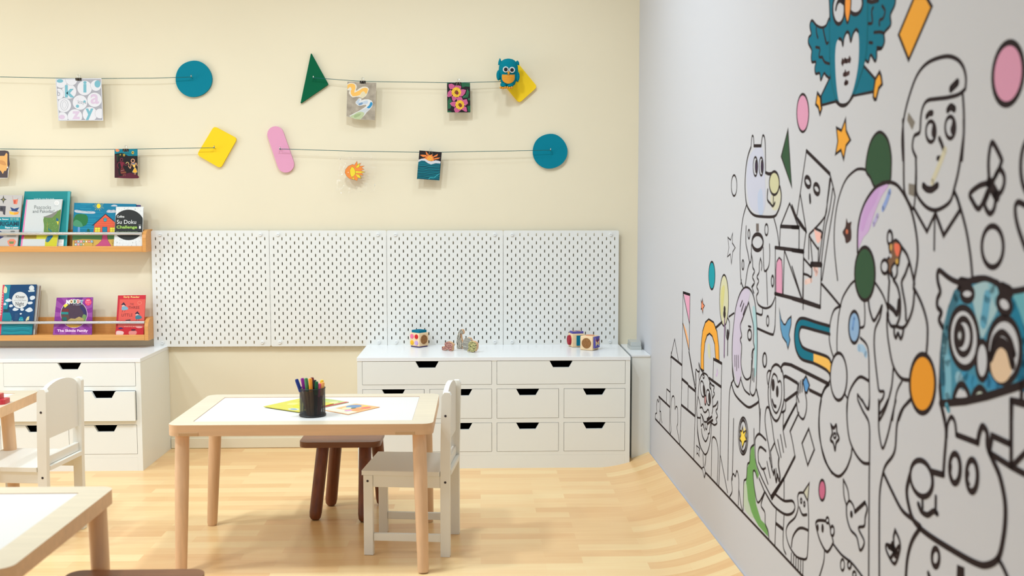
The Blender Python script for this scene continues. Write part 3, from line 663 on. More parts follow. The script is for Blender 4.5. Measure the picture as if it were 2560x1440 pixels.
def art_night(a):
    a.zoom(0, 360, 6.4)
    a.poly([(1834, 80), (2201, 82), (2201, 190), (1834, 190)], I((0, 118, 136))); a.poly([(1834, 160), (1950, 140), (2050, 190), (2120, 200), (2201, 190), (2201, 548), (1834, 540)], I((22, 14, 14)))
    a.poly([(1834, 160), (1880, 200), (1870, 300), (1900, 470), (1930, 540), (1834, 540)], I((60, 18, 28)), False); a.poly([(1890, 540), (1980, 495), (2080, 458), (2150, 485), (2201, 500), (2201, 548)], I((88, 22, 42)), True)
    a.poly([(1845, 90), (1870, 80), (1910, 95), (1900, 120), (1860, 122)], I((226, 134, 84)), True)
    for k in range(15):
        x = 1860 + k * 20; y = 190 - 45 * math.sin(k / 5.0) + (k % 3) * 6; a.line([(x, y), (x + 14, y - 16)], I((40, 92, 60)), .0014); a.line([(x, y), (x + 12, y + 14)], I((32, 80, 50)), .0014)
    for k in range(5): a.line([(1865, 180 + k * 18), (1885, 196 + k * 18)], I((36, 84, 54)), .0014)
    for x, y, r in ((2125, 138, 20), (1985, 178, 16), (1925, 172, 10)): a.ell(x, y, r, r * 1.2, I((205, 170, 60))); a.ell(x, y, r * .45, r * .5, I((60, 40, 20)))
    R = I((120, 28, 50)); S = I((225, 160, 122))
    a.ell(1945, 252, 20, 24, None, R, .003); a.line([(1930, 285), (1895, 300), (1880, 340), (1900, 390)], R, .0026); a.poly([(1918, 290), (1990, 288), (1965, 370), (1940, 370)], R); a.line([(1985, 295), (2000, 340), (2040, 330), (2050, 300)], R, .0026)
    a.poly([(1940, 365), (1968, 365), (2025, 470), (1990, 488), (1935, 482), (1920, 440)], I((96, 30, 34))); a.line([(1935, 430), (1985, 415)], I((210, 170, 150)), .001); a.line([(1938, 460), (2018, 450)], I((190, 140, 70)), .0014); a.line([(1975, 485), (1972, 515)], I((170, 110, 70)), .0014); a.line([(1998, 480), (2002, 512)], I((170, 110, 70)), .0014)
    a.ell(2125, 268, 26, 28, None, S, .0034); a.poly([(2100, 305), (2178, 300), (2160, 375), (2138, 375)], I((225, 180, 90))); a.poly([(2102, 305), (2170, 302), (2160, 328), (2118, 328)], I((110, 110, 130)))
    a.line([(2100, 310), (2085, 388), (2055, 350)], S, .003); a.line([(2178, 300), (2196, 352)], S, .003); a.line([(2015, 315), (2030, 292), (2055, 300), (2066, 335)], I((225, 185, 120)), .0024)
    a.poly([(2155, 378), (2170, 378), (2196, 450), (2160, 462), (2118, 450)], I((228, 170, 50))); a.line([(2155, 378), (2120, 440), (2128, 458), (2160, 462), (2194, 452), (2190, 420), (2168, 378)], I((150, 150, 160)), .0012)
    for x in (2152, 2172): a.line([(x, 462), (x, 488)], S, .0022)
picture('dark picture of two dancing figures on the lower left string', [(286.4, 372.5), (343.8, 373), (344, 446), (286.6, 444.5)], ink((20, 14, 14)), art_night)
def art_torn(a):
    a.zoom(0, 360, 6.4)
    a.poly([(-60, 105), (80, 103), (130, 115), (146, 140), (148, 260), (157, 320), (128, 430), (122, 540), (-60, 540)], I((78, 66, 68)))
    a.poly([(-60, 190), (70, 190), (100, 140), (120, 160), (118, 330), (125, 360), (95, 430), (70, 430), (45, 480), (15, 430), (-60, 400)], I((226, 170, 100))); a.poly([(-30, 260), (60, 270), (100, 330), (60, 340), (-30, 300)], I((205, 145, 85)), True)
    a.poly([(110, 365), (130, 360), (128, 390), (112, 385)], I((226, 222, 216)))
picture('torn brown and orange drawing at the left frame edge', [(-34, 377), (14, 376.5), (22, 380), (23.5, 412), (19.5, 445), (-34, 448)], ink((215, 210, 205)), art_torn)
def art_road(a):
    a.zoom(840, 190, 12); Wt = I((226, 216, 196)); mt = mat('watercolour_grey', (168, 156, 138), .8, .2, noise=(26, .3))
    a.poly([(345, 170), (1208, 205), (1172, 1325), (740, 1305), (315, 1208)], mt)
    top = [(340, 250), (380, 215), (450, 205), (540, 215), (605, 260), (625, 330), (590, 430), (620, 440), (700, 370), (800, 320), (900, 320), (960, 345), (990, 390), (965, 460), (925, 550), (900, 600), (800, 670), (690, 620), (600, 625), (500, 645), (430, 590), (385, 510), (410, 430), (345, 430)]
    a.poly(top, Wt)
    a.poly([(342, 270), (400, 235), (470, 225), (540, 240), (580, 290), (585, 370), (555, 440), (550, 500), (600, 480), (700, 430), (790, 370), (880, 350), (950, 375), (955, 430), (925, 520), (890, 550), (860, 480), (810, 460), (760, 500), (720, 570), (620, 600), (500, 610), (450, 540), (440, 450), (470, 400), (440, 330), (400, 340), (345, 400)], I((242, 186, 92)))
    a.poly([(800, 480), (870, 500), (895, 570), (830, 640), (730, 640), (740, 560)], I((222, 208, 170)), True)
    a.poly([(690, 665), (770, 680), (750, 730), (860, 700), (980, 700), (1070, 740), (1110, 820), (1080, 920), (1010, 1010), (930, 1080), (850, 1180), (740, 1300), (560, 1290), (420, 1215), (400, 1195), (560, 1110), (700, 1040), (830, 960), (910, 900), (900, 860), (830, 870), (740, 895), (660, 885), (590, 830), (590, 770)], I((222, 220, 214)))
    a.poly([(610, 770), (680, 690), (720, 720), (690, 780), (760, 790), (860, 750), (950, 740), (940, 830), (840, 840), (760, 870), (680, 870), (620, 820)], I((188, 200, 210)), True); a.poly([(675, 840), (780, 790), (800, 840), (710, 880)], I((120, 150, 180)), True)
    a.poly([(1040, 780), (1085, 800), (1095, 850), (1040, 940), (980, 975), (925, 945), (990, 880)], I((50, 140, 185)), True); a.poly([(930, 960), (1000, 1000), (900, 1080), (840, 1140), (700, 1080), (760, 1020)], I((200, 204, 204)), True)
    a.poly([(700, 1070), (850, 1120), (740, 1290), (560, 1280), (430, 1210), (540, 1150)], I((186, 196, 152)), True); a.poly([(560, 1170), (740, 1120), (700, 1200), (560, 1250)], I((160, 176, 128)), True)
picture('grey watercolour with an orange and blue winding road, upper right string', [(868.7, 203.5), (941, 206.5), (937.5, 300.5), (901, 299), (866, 291)], ink((205, 200, 185)), art_road)
def art_flower(a):
    a.zoom(1100, 195, 15.16); dk = I((26, 16, 18)); g = I((34, 96, 60)); pk = I((206, 98, 142)); pd = I((158, 56, 96)); yl = I((232, 180, 40)); yd = I((200, 140, 30))
    a.poly([(265, 185), (1135, 185), (1150, 1300), (280, 1300)], dk)
    for p in ([(780, 185), (1130, 185), (1130, 330), (960, 320), (850, 360)], [(1040, 420), (1110, 520), (1060, 740), (860, 760), (880, 680), (980, 640)], [(1060, 760), (1140, 760), (1140, 850), (1060, 840)], [(370, 740), (440, 850), (440, 1000), (400, 1150), (300, 1180), (300, 860)], [(1030, 1080), (1145, 1040), (1148, 1290), (1080, 1290)], [(285, 1240), (400, 1250), (460, 1295), (285, 1298)], [(268, 190), (330, 195), (280, 250)]): a.poly(p, g, False)
    a.line([(1045, 430), (1000, 620), (880, 740)], I((70, 140, 90)), .0012)
    for pts in ([(330, 240), (440, 215), (540, 270), (570, 380), (500, 420), (380, 420), (335, 330)], [(560, 290), (700, 280), (800, 310), (790, 400), (740, 450), (600, 400)], [(740, 440), (880, 430), (985, 455), (940, 590), (850, 690), (740, 700)], [(400, 440), (300, 540), (275, 700), (330, 720), (450, 680), (480, 560)], [(440, 690), (470, 850), (530, 890), (620, 800), (640, 700), (560, 680)], [(630, 760), (720, 710), (820, 730), (865, 820), (830, 920), (650, 900)],
                [(370, 960), (470, 900), (620, 900), (600, 1050), (560, 1100), (450, 1060)], [(850, 840), (1010, 800), (1060, 960), (960, 1050), (870, 1020)], [(560, 1110), (530, 1200), (580, 1300), (680, 1300), (810, 1200), (700, 1130)], [(900, 1060), (1000, 1110), (1025, 1270), (960, 1275), (820, 1190), (840, 1080)]):
        a.poly(pts, pk, False); cx = sum(p[0] for p in pts) / len(pts); cy = sum(p[1] for p in pts) / len(pts)
        a.line([(cx + (p[0] - cx) * .6, cy + (p[1] - cy) * .6) for p in pts], pd, .0011, True, True); a.line([(cx + (p[0] - cx) * .25, cy + (p[1] - cy) * .25) for p in pts], pd, .0011, True, True)
    for cx, cy, R, n in ((620, 540, 200, 11), (750, 1015, 180, 10)):
        for k in range(n):
            t = 2 * math.pi * k / n; x = cx + R * .62 * math.cos(t); y = cy + R * .66 * math.sin(t); a.ell(x, y, 62, 58, yl if k % 2 else I((238, 192, 60)), None, 0, 30 * k); a.line([(cx, cy), (x + 30 * math.cos(t), y + 30 * math.sin(t))], yd, .0009)
        a.ell(cx + 30, cy + 30, 52, 62, I((128, 40, 40)))
picture('dark picture of two pink and yellow flowers on the upper right string', [(1117.4, 207.3), (1175, 207.3), (1176, 281), (1118.5, 281)], ink((26, 16, 18)), art_flower)
def art_sea(a):
    a.zoom(1030, 365, 15.16)
    a.poly([(282, 170), (1128, 235), (1038, 1305), (188, 1240)], I((28, 20, 24)))
    O = I((232, 128, 60)); O2 = I((240, 170, 70))
    for p in ([(300, 340), (380, 325), (540, 340), (560, 400), (420, 420)], [(520, 190), (560, 240), (640, 330), (560, 350), (530, 280)], [(720, 330), (740, 290), (780, 300), (770, 370)], [(815, 390), (900, 340), (980, 300), (960, 380), (830, 430)], [(830, 470), (960, 440), (1070, 440), (1000, 490), (830, 520)], [(400, 480), (500, 440), (540, 520)]): a.poly(p, O); 
    a.poly([(500, 560), (510, 420), (600, 345), (720, 335), (810, 400), (840, 570)], O, False); a.poly([(550, 560), (570, 450), (640, 380), (700, 375), (770, 440), (790, 560)], O2, False)
    a.line([(600, 560), (600, 490), (680, 440), (740, 500), (740, 560)], O, .0018); a.line([(640, 560), (690, 500)], O, .0014)
    a.poly([(250, 520), (380, 475), (500, 480), (620, 560), (740, 580), (900, 540), (1010, 560), (1085, 590), (1075, 665), (900, 650), (720, 700), (600, 650), (480, 560), (360, 550), (240, 605)], I((206, 206, 208)))
    a.poly([(240, 610), (360, 552), (480, 565), (600, 655), (720, 705), (900, 655), (1078, 665), (1038, 1305), (188, 1240)], I((0, 98, 112)))
    for k in range(18):
        y = 700 + k * 32; s = (y - 600) / 640; x0 = 235 - s * 45 + 5; x1 = 1078 - s * 40 - 10
        a.line([(x0 + 0, y), (x0 + 200, y - 20 + random.uniform(-12, 12)), (x0 + 450, y + 20), (x1 - 100, y + random.uniform(-20, 20)), (x1, y + 6)], I([(0, 130, 140), (0, 70, 86), (20, 150, 158), (0, 52, 66)][k % 4]), .0016 + .0012 * (k % 2))
    a.line([(640, 1260), (680, 1200), (840, 1200), (920, 1130), (1040, 1050)], I((70, 180, 190)), .0022)
picture('picture of an orange sun over teal waves on the lower right string', [(1048.5, 376), (1104.5, 380.5), (1098.5, 451), (1042.5, 447)], ink((28, 20, 24)), art_sea)
# clear sleeve with a paper sun cut-out inside
t = thing('plastic_sleeve', 'clear plastic sleeve holding an orange and yellow paper sun', 'sleeve', (W(890, 379, GY).x, GY, W(890, 379, GY).z))
film = bpy.data.materials.new('clear_film'); film.use_nodes = True; nt = film.node_tree; nt.nodes.clear()
o_ = nt.nodes.new('ShaderNodeOutputMaterial'); mx = nt.nodes.new('ShaderNodeMixShader'); tr = nt.nodes.new('ShaderNodeBsdfTransparent'); gl = nt.nodes.new('ShaderNodeBsdfGlossy'); fr = nt.nodes.new('ShaderNodeFresnel')
gl.inputs['Roughness'].default_value = .06; fr.inputs['IOR'].default_value = 1.3
tr.inputs[0].default_value = (1, 1, 1, 1)
nt.links.new(fr.outputs[0], mx.inputs[0]); nt.links.new(tr.outputs[0], mx.inputs[1]); nt.links.new(gl.outputs[0], mx.inputs[2]); nt.links.new(mx.outputs[0], o_.inputs[0])
m = MB(); nx, nz_ = 64, 64
for side in (0, 1):
    vs = []
    for j in range(nz_ + 1):
        for i in range(nx + 1):
            u, v = i / nx, j / nz_; q = W(843 + 97 * u + 3 * math.sin(v * 5), 379 + 103 * v + 2 * math.sin(u * 7), GY)
            e = math.sin(math.pi * u) * math.sin(math.pi * v)
            wr = mnoise.noise(Vector((u * 9, v * 9, side * 7.3))) + .5 * mnoise.noise(Vector((u * 22, v * 20, side * 3.1)))
            q.y += (-1 if side == 0 else 1) * (.0022 + .004 * e) + .0075 * wr * (1.15 - e) * min(1, 8 * v); vs.append(q)
    m.add(vs, [(j * (nx + 1) + i, j * (nx + 1) + i + 1, (j + 1) * (nx + 1) + i + 1, (j + 1) * (nx + 1) + i) for j in range(nz_) for i in range(nx)], film)
m.build('film', t, local=False, smooth=80, fixn=False)
m = MB(); a = Art(m, (0, GY, 1.5), (0, -1, 0), .00012); a.zoom(640, 100, 3.6); Og = I((240, 140, 60)); Yl = I((240, 214, 50))
half = [(870, 1118), (830, 1135), (805, 1165), (800, 1195), (815, 1225), (840, 1248), (870, 1256), (885, 1258)]
rays = [(910, 1267), (920, 1240), (950, 1248), (935, 1215), (967, 1218), (950, 1195), (985, 1190), (945, 1175), (975, 1165), (950, 1150), (978, 1132), (930, 1135), (948, 1104), (915, 1125), (910, 1088), (885, 1125)]
m.prism([W(640 + p[0] / 3.6, 100 + p[1] / 3.6, GY) for p in half + rays], (0, .0004, 0), Og)
a.poly([(862, 1140), (880, 1150), (892, 1175), (893, 1205), (880, 1225), (860, 1235), (848, 1210), (845, 1170)], Yl, line=LK, lw=.0006)
for p in ([(895, 1150), (915, 1125), (930, 1105), (935, 1135), (915, 1150)], [(895, 1178), (945, 1182), (985, 1190), (950, 1197), (895, 1198)], [(893, 1205), (930, 1215), (948, 1245), (915, 1238)], [(865, 1232), (885, 1245), (888, 1258), (868, 1250)]): a.poly(p, Yl, line=LK, lw=.0005)
a.line([p for p in half + rays], LK, .0006, False, True)
m.build('paper_sun', t, local=False, fixn=False)
for q in ((197, 196.5, 'holding the letter drawing'), (315, 373.5, 'holding the dancing figures'), (907, 203.7, 'holding the winding road watercolour'), (1146, 207.2, 'holding the flower picture'), (1077, 380.5, 'holding the sun and sea picture')): clip(*q)

# ------------------------------------------------------------------ crocheted owl
c = W(1271, 186, YW - .075); k = (YW - .075) / (FPX * 3.6)
yarn = lambda rgb, s=260: mat('yarn', rgb, .9, .15, bump=('wave', 100, .75))
T_ = yarn((0, 134, 152)); Wy = yarn((232, 232, 228)); By = mat('button_black', (20, 16, 18), .3); Oy = yarn((242, 166, 60))
t = thing('crocheted_owl', 'teal crocheted owl toy hanging in front of the right yellow tile', 'toy', tuple(c))
def L(u, v, d=0): return Vector(((u - 905) * k, d, -(v - 310) * k))
m = MB(); rings = []
for v, rx in ((172, 12), (178, 38), (190, 58), (210, 74), (240, 84), (280, 87), (320, 82), (350, 74), (380, 66), (400, 58), (412, 40), (416, 10)):
    rings.append([L(905 + rx * math.cos(a) * 1.0, v) + Vector((0, -rx * .8 * k * math.sin(a), 0)) for a in [2 * math.pi * j / 28 for j in range(28)]])
m.loft(rings, T_); m.build('body', t, smooth=60)
for u, s in ((880, -1), (935, 1)):
    e = MB(); q = L(u, 275 + (0 if s < 0 else 4), -66 * k * 1.02); e.cone(q, q + Vector((0, -.005, 0)), 27 * k, 25 * k, Wy, 20); e.build('eye', t, smooth=1, bevel=.0008)
    p = MB(); q = L(u + 0, 276 + (0 if s < 0 else 4), -66 * k * 1.02 - .0045); p.cone(q, q + Vector((0, -.0025, 0)), 17 * k, 16 * k, By, 18); p.build('pupil', t, smooth=1)
m = MB(); m.spine([L(905, 292, -70 * k), L(905, 305, -80 * k), L(905, 325, -76 * k)], [8 * k, 11 * k, 2 * k], Oy, 12); m.build('beak', t, smooth=60)
m = MB(); rr = []
for v, rx, rb in ((317, 55, 82), (330, 57, 80), (345, 57, 76), (360, 55, 72), (375, 46, 68), (388, 32, 62), (393, 20, 60)):
    rr.append([L(903 + q_, v + 4 * (1 - (q_ / rx) ** 2)) + Vector((0, -(.8 * rb * math.sqrt(max(0, 1 - (q_ / rb) ** 2)) + 7) * k, 0)) for q_ in [rx * (-1 + 2 * j / 14) for j in range(15)]])
m.loft(rr, Oy, cap=False, close=False); m.build('belly_pouch', t, smooth=60, fixn=False)
for s, u in ((-1, 818), (1, 985)):
    m = MB(); m.ball(L(u, 320 + (0 if s < 0 else 10), -10 * k), (20 * k, 26 * k, 46 * k), T_, 14, 10); m.build('wing', t, smooth=60)
    m = MB(); u2 = 830 if s < 0 else 985; m.spine([L(u2 + s * -4, 225, 0), L(u2, 200, 0), L(u2 + s * 1, 168 if s < 0 else 188, 0)], [22 * k, 15 * k, 2 * k], T_, 12); m.build('ear_tuft', t, smooth=60)
    u3 = 862 if s < 0 else 920
    m = MB(); m.spine([L(u3, 395, -20 * k), L(u3 - 2, 425, -24 * k)], [30 * k, 26 * k], T_, 14); m.build('leg', t, smooth=60)
    m = MB()
    for j in (-1, 0, 1): m.ball(L(u3 - 6 + j * 19, 430 + (4 if j == 0 else 0), -40 * k), (11 * k, 20 * k, 11 * k), Oy, 10, 8)
    m.build('foot', t, smooth=60)
m = MB(); q = L(905, 400, 60 * k); m.tube([L(985, 372, 10 * k), L(990, 372, 30 * k) + Vector((.003, .012, 0)), Vector((h4.x - c.x, h4.y - c.y + .002, h4.z - c.z))], .001, strm, 6); m.build('hanging_loop', t, smooth=1)
# ------------------------------------------------------------------ drawn-on wall (large printed line drawing, partly coloured in)
K = mat('mural_line', (42, 31, 32), .7, .1)
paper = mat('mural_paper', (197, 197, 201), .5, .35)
def IM(*c): return mat('mural_colour', c, .65, .1)
mm = MB(); p0 = Vector((RX(4), 4, 1)); A = Art(mm, p0 + RN * .0012, RN, .00006)
P = [Vector((RX(y), y, z)) + RN * .0003 for y, z in ((4.76, .243), (-1.5, .243), (-1.5, 2.8), (4.76, 2.8))]
mm.prism(P, RN * .0008, paper)
LW = .0078
_st = A.stroke
A.stroke = lambda q, wd, m: _st(q, wd * .86, m)     # marker width
ZM = {'A': (1580, 300, 2.88), 'B': (1580, 700, 2.88), 'C': (1980, 0, 3.6), 'D': (1980, 300, 3.6), 'E': (1980, 650, 3.6), 'F': (1980, 1000, 3.2727), 'G': (1780, 1000, 3.2737), 'H': (1620, 880, 4), 'I': (1840, 880, 4), 'J': (2160, 540, 4.235), 'K': (2000, 0, 4.8)}
def z(n): A.zoom(*ZM[n])
def l(*pts, w=LW, s=True): A.line(list(pts), K, w, s)
def ls(*pts, w=LW): A.line(list(pts), K, w, False)
def f(c, *pts, s=True, o=True, w=LW):
    A.poly(list(pts), IM(*c), s)
    if o: A.line(list(pts), K, w, s, True)
def e(cx, cy, rx, ry, c=None, o=True, w=LW, rot=0): A.ell(cx, cy, rx, ry, IM(*c) if c else None, K if o else None, w, rot)
PP = (197, 197, 201); TE = (0, 108, 130); OR = (236, 164, 56); PK = (216, 152, 178); DG = (50, 82, 56)
# skyline of building blocks in the corner
z('H'); A.z = (0, 0, 1.0); ls((1638.3, 1047.5), (2007.6, 1441.5), (2100, 1540), w=.0095); z('H')
l((72, 665), (75, 620), (88, 605), (85, 540), (95, 475), (106, 500), (115, 450), (122, 480), (120, 560), (118, 590), (128, 600), (132, 660), (140, 710)); l((118, 590), (124, 650), (118, 700))
ls((108, 445), (218, 550), w=.011); ls((185, 512), (187, 370), (220, 400)); ls((232, 0), (222, 400), (215, 800)); l((220, 820), (230, 780), (225, 660), (235, 480), (252, 440), (265, 470), (270, 570), (280, 545), (295, 570), (298, 700), (290, 760), (308, 860), (315, 920))
ls((232, 45), (338, 130), w=.012); ls((342, 0), (338, 270), (332, 530), (320, 920)); ls((340, 270), (400, 322), w=.013); ls((402, 335), (470, 390), w=.012); ls((403, 335), (398, 570)); ls((335, 530), (470, 642), w=.012); ls((408, 0), (470, 370)); ls((475, 200), (470, 640), (458, 1075))
z('B'); ls((278, 560), (307, 425), (335, 585)); f((226, 160, 186), (373, 97), (417, 106), (415, 318), s=False, o=False); f((240, 175, 120), (368, 310), (390, 360), (408, 440), (411, 508), s=False, o=False)
ls((358, 780), (368, 90)); ls((368, 90), (417, 106), (412, 520)); ls((368, 95), (415, 320)); ls((366, 310), (411, 508)); ls((412, 520), (458, 780)); ls((368, 90), (417, 106), w=.012)
# arch
f(OR, (495, 640), (497, 480), (508, 370), (528, 305), (553, 282), (588, 305), (612, 370), (625, 480), (628, 585), (602, 570), (595, 460), (578, 405), (558, 385), (540, 400), (525, 450), (517, 540), (517, 655), s=False)
A.poly([(545, 470), (560, 465), (565, 560), (550, 550)], IM(206, 204, 170), True)
z('H'); ls((655, 70), (738, 115), w=.012); ls((655, 70), (652, 180), (650, 280)); ls((738, 115), (732, 350), (722, 1020), (708, 1330)); ls((612, 262), (732, 350), w=.012); ls((725, 1040), (795, 1405)); l((632, 1240), (636, 1000), (640, 880), (655, 850), (682, 880), (698, 960), (702, 1050), (692, 1310)); A.line([(690, 180), (695, 210), (682, 235)], IM(210, 185, 220), .012)
# little owl
l((478, 400), (482, 280), (478, 178), (500, 198), (512, 196), (508, 240), (516, 290)); l((516, 195), (508, 112), (524, 165), (550, 205)); l((480, 640), (478, 400))
l((555, 210), (530, 240), (510, 320), (500, 440), (488, 560), (492, 650), (495, 760), (510, 880), (530, 960), (560, 1015), (575, 1025), (595, 1000), (615, 930), (630, 830), (635, 700)); l((555, 210), (590, 230), (615, 290), (630, 370), (645, 470), (648, 560), (640, 620))
e(545, 370, 20, 80, PP, rot=-6); e(562, 385, 9, 50, (42, 31, 32), rot=-6); e(604, 455, 21, 78, PP, rot=-4); e(616, 465, 10, 50, (42, 31, 32), rot=-4); e(574, 480, 9, 48, (196, 140, 140)); e(556, 245, 7, 18, PP)
l((620, 300), (640, 330), (662, 345), (655, 390), (665, 420), (650, 455), (645, 470)); l((620, 300), (615, 340), (625, 370)); l((648, 550), (680, 530), (698, 495), (695, 560), (680, 590), (695, 640), (682, 670), (690, 710), (665, 730), (640, 712))
l((520, 560), (540, 555), (560, 600), (580, 600), (600, 575), (612, 610), (610, 650), (590, 670)); l((495, 655), (520, 660), (525, 650), (530, 740), (545, 720), (560, 760), (568, 785)); l((528, 620), (540, 640), (552, 700), (556, 750)); l((545, 640), (560, 690), (570, 700)); l((572, 700), (572, 750), (585, 775), (592, 730), (585, 700), (572, 700)); ls((590, 690), (640, 645), w=.011); ls((595, 718), (648, 680), w=.011); l((500, 440), (520, 520), (520, 560))
l((535, 770), (545, 840), (575, 895), (600, 850), (602, 820), (615, 810), (620, 760), (632, 700)); l((492, 650), (495, 800), (505, 880), (520, 960))
f(PP, (485, 935), (500, 950), (520, 970), (510, 985), (512, 1045), (497, 1010), (488, 1020), (490, 980), s=False, w=.006); l((550, 1020), (552, 1080), (555, 1140)); l((580, 1025), (576, 1090), (568, 1140)); f(PP, (540, 1160), (560, 1150), (575, 1200), (562, 1255), (550, 1200), s=False, w=.006)
# candle tree, star, dots
z('B'); f((206, 203, 168), *[(663 + 32 * math.cos(t), 147 + 184 * math.sin(t)) for t in [math.radians(30 * q) for q in range(12)]]); A.poly([(640, 100), (655, 40), (668, 60), (655, 200), (645, 260)], IM(206, 200, 132), True)
A.line([(668, 250), (664, 550)], IM(120, 90, 125), .016); ls((690, 400), (688, 540), w=.011); e(666, 245, 7, 22, (42, 31, 32)); e(667, 210, 5, 16, (42, 31, 32)); l((690, 275), (702, 310), (700, 380), (690, 430), (678, 400), (674, 340)); e(690, 388, 6, 28, (42, 31, 32)); ls((697, 265), (735, 238)); ls((602, 345), (648, 303), w=.011)
f((235, 140, 100), (507, 135), (512, 170), (522, 185), (512, 205), (510, 240), (503, 205), (497, 210), (500, 180), (497, 145), (504, 165), s=False, w=.006)
z('A'); e(575, 1120, 23, 100, (20, 148, 160)); f(PP, (725, 815), (722, 885), (743, 920), (725, 950), (716, 1035), (708, 965), (687, 985), (698, 920), (690, 845), (710, 865), s=False, w=.006); e(735, 472, 20, 75)
# long-faced figure
A.poly([(835, 300), (880, 210), (940, 210), (955, 380), (960, 600), (930, 680), (850, 620), (825, 450)], IM(192, 193, 207), True); A.poly([(1000, 545), (1060, 500), (1070, 560), (1050, 640), (1010, 640)], IM(204, 200, 174), True); A.poly([(905, 540), (935, 500), (945, 660), (915, 680)], IM(180, 190, 210), True)
l((857, 195), (835, 260), (820, 350), (814, 470), (822, 590), (845, 650), (880, 685), (930, 695), (1020, 695), (1050, 660), (1070, 600), (1075, 540), (1065, 480), w=.0095); l((857, 195), (862, 130), (868, 112), (875, 130), (878, 185)); ls((878, 186), (930, 186), w=.011); l((930, 185), (937, 130), (944, 110), (955, 130), (960, 200), (962, 378)); l((962, 378), (985, 388), (1002, 385), w=.011)
e(1025, 455, 36, 84, (200, 196, 156), w=.009); l((978, 500), (975, 570), (995, 600), (1015, 620), (1030, 595), w=.009); ls((1018, 548), (1018, 600)); e(889, 335, 16, 68, PP); e(895, 335, 7, 42, (58, 40, 70)); e(931, 335, 15, 65, PP); e(937, 335, 7, 42, (58, 40, 70))
l((825, 610), (800, 700), (785, 820), (778, 950), (780, 1080), (786, 1160), (800, 1205)); l((1020, 700), (1045, 800), (1060, 912)); l((822, 765), (820, 880), (835, 960), (848, 1025), (858, 1000), (860, 900)); l((990, 895), (992, 980), (985, 1050), (965, 1085), (950, 1070), (945, 920))
e(904, 880, 40, 58, None, w=.014); e(968, 790, 12, 40); e(842, 822, 7, 32); e(799, 1043, 7, 34); e(1012, 1160, 9, 38, w=.009); A.poly([(893, 745), (913, 745), (914, 805), (894, 805)], IM(110, 100, 95))
l((848, 1025), (832, 1080), (815, 1195)); l((858, 960), (868, 1010), (870, 1060), (882, 1090), (868, 1130), (882, 1170), (867, 1205), (877, 1245)); l((925, 995), (935, 1040), (932, 1080)); l((925, 995), (917, 1040), (915, 1095), (900, 1130), (912, 1160), (898, 1200), (910, 1235), (896, 1270), (905, 1320), (930, 1345), (965, 1355), (1000, 1340), (1022, 1300), (1032, 1265)); ls((968, 1090), (976, 1330))
# block house beside it
ls((1135, 600), (1070, 762)); ls((1135, 600), (1197, 765)); ls((1070, 766), (1200, 772), w=.012); ls((1068, 770), (1062, 915)); ls((1203, 775), (1203, 935)); l((1185, 700), (1215, 740), (1253, 800), w=.009); ls((1253, 800), (1235, 950), (1228, 1300)); ls((1030, 918), (1235, 945), w=.012)
ls((1032, 918), (1030, 1250)); f(PK, (1037, 1255), (1037, 1080), (1042, 1020), (1060, 990), (1078, 1010), (1083, 1080), (1083, 1260), s=False, w=.006); ls((1097, 940), (1088, 1262)); ls((1100, 945), (1225, 1300)); ls((1028, 1250), (1228, 1300), (1355, 1345), w=.012); ls((1355, 1345), (1365, 1040))
f(DG, (1123, 70), (1075, 262), (1150, 482), s=False); 
# page-shaped figure
z('D'); ls((130, 278), (340, 485), w=.012); l((340, 485), (372, 610), (388, 690)); l((340, 530), (318, 720), (295, 870), (155, 1030)); l((366, 620), (340, 800), (300, 980), (262, 1290)); l((388, 690), (330, 1040), (270, 1440)); l((350, 520), (325, 700), (282, 980), (245, 1270)); l((130, 278), (100, 480), (75, 650), (40, 890)); l((75, 670), (130, 1010)); l((0, 770), (60, 920), (125, 1000), w=.01)
e(142, 558, 24, 46, None, w=.013, rot=-14); e(222, 622, 24, 46, None, w=.013, rot=-14); A.line([(160, 682), (164, 735)], K, .016); f((236, 184, 172), (200, 975), (222, 1000), (262, 1020), (258, 1080), (230, 1108), (210, 1050), o=False); l((205, 975), (240, 990), (268, 1010), (262, 1060))
l((155, 1030), (170, 1070), (240, 1170)); ls((152, 1040), (150, 1250)); ls((165, 1065), (185, 1290)); ls((240, 1150), (235, 1290)); ls((172, 1298), (265, 1302), w=.016); l((105, 1245), (172, 1322)); ls((105, 1240), (100, 1700)); l((105, 1385), (140, 1395), (175, 1410), (178, 1310)); ls((0, 965), (60, 968), w=.012); ls((65, 960), (62, 1165)); ls((0, 1172), (105, 1188), w=.012)
z('E'); A.line([(200, 70), (225, 95), (215, 120)], IM(228, 190, 180), .02); A.line([(120, 200), (175, 180)], IM(228, 196, 186), .016); ls((265, 40), (255, 425)); ls((0, 345), (255, 425), w=.012); l((268, 218), (340, 300), (435, 415), w=.009); ls((0, 60), (90, 355))
# upper ornaments
z('C'); e(97, 1017, 54, 170, PK); f(OR, (482, 1070), (487, 1175), (525, 1260), (487, 1310), (465, 1435), (440, 1350), (392, 1388), (412, 1270), (400, 1150), (445, 1175), s=False); f(OR, (1130, -90), (1195, -50), (1258, 60), (1050, 540), (960, 312), (1090, 0), s=False, w=.009); e(1945, 662, 137, 283, PK, rot=5, w=.012)
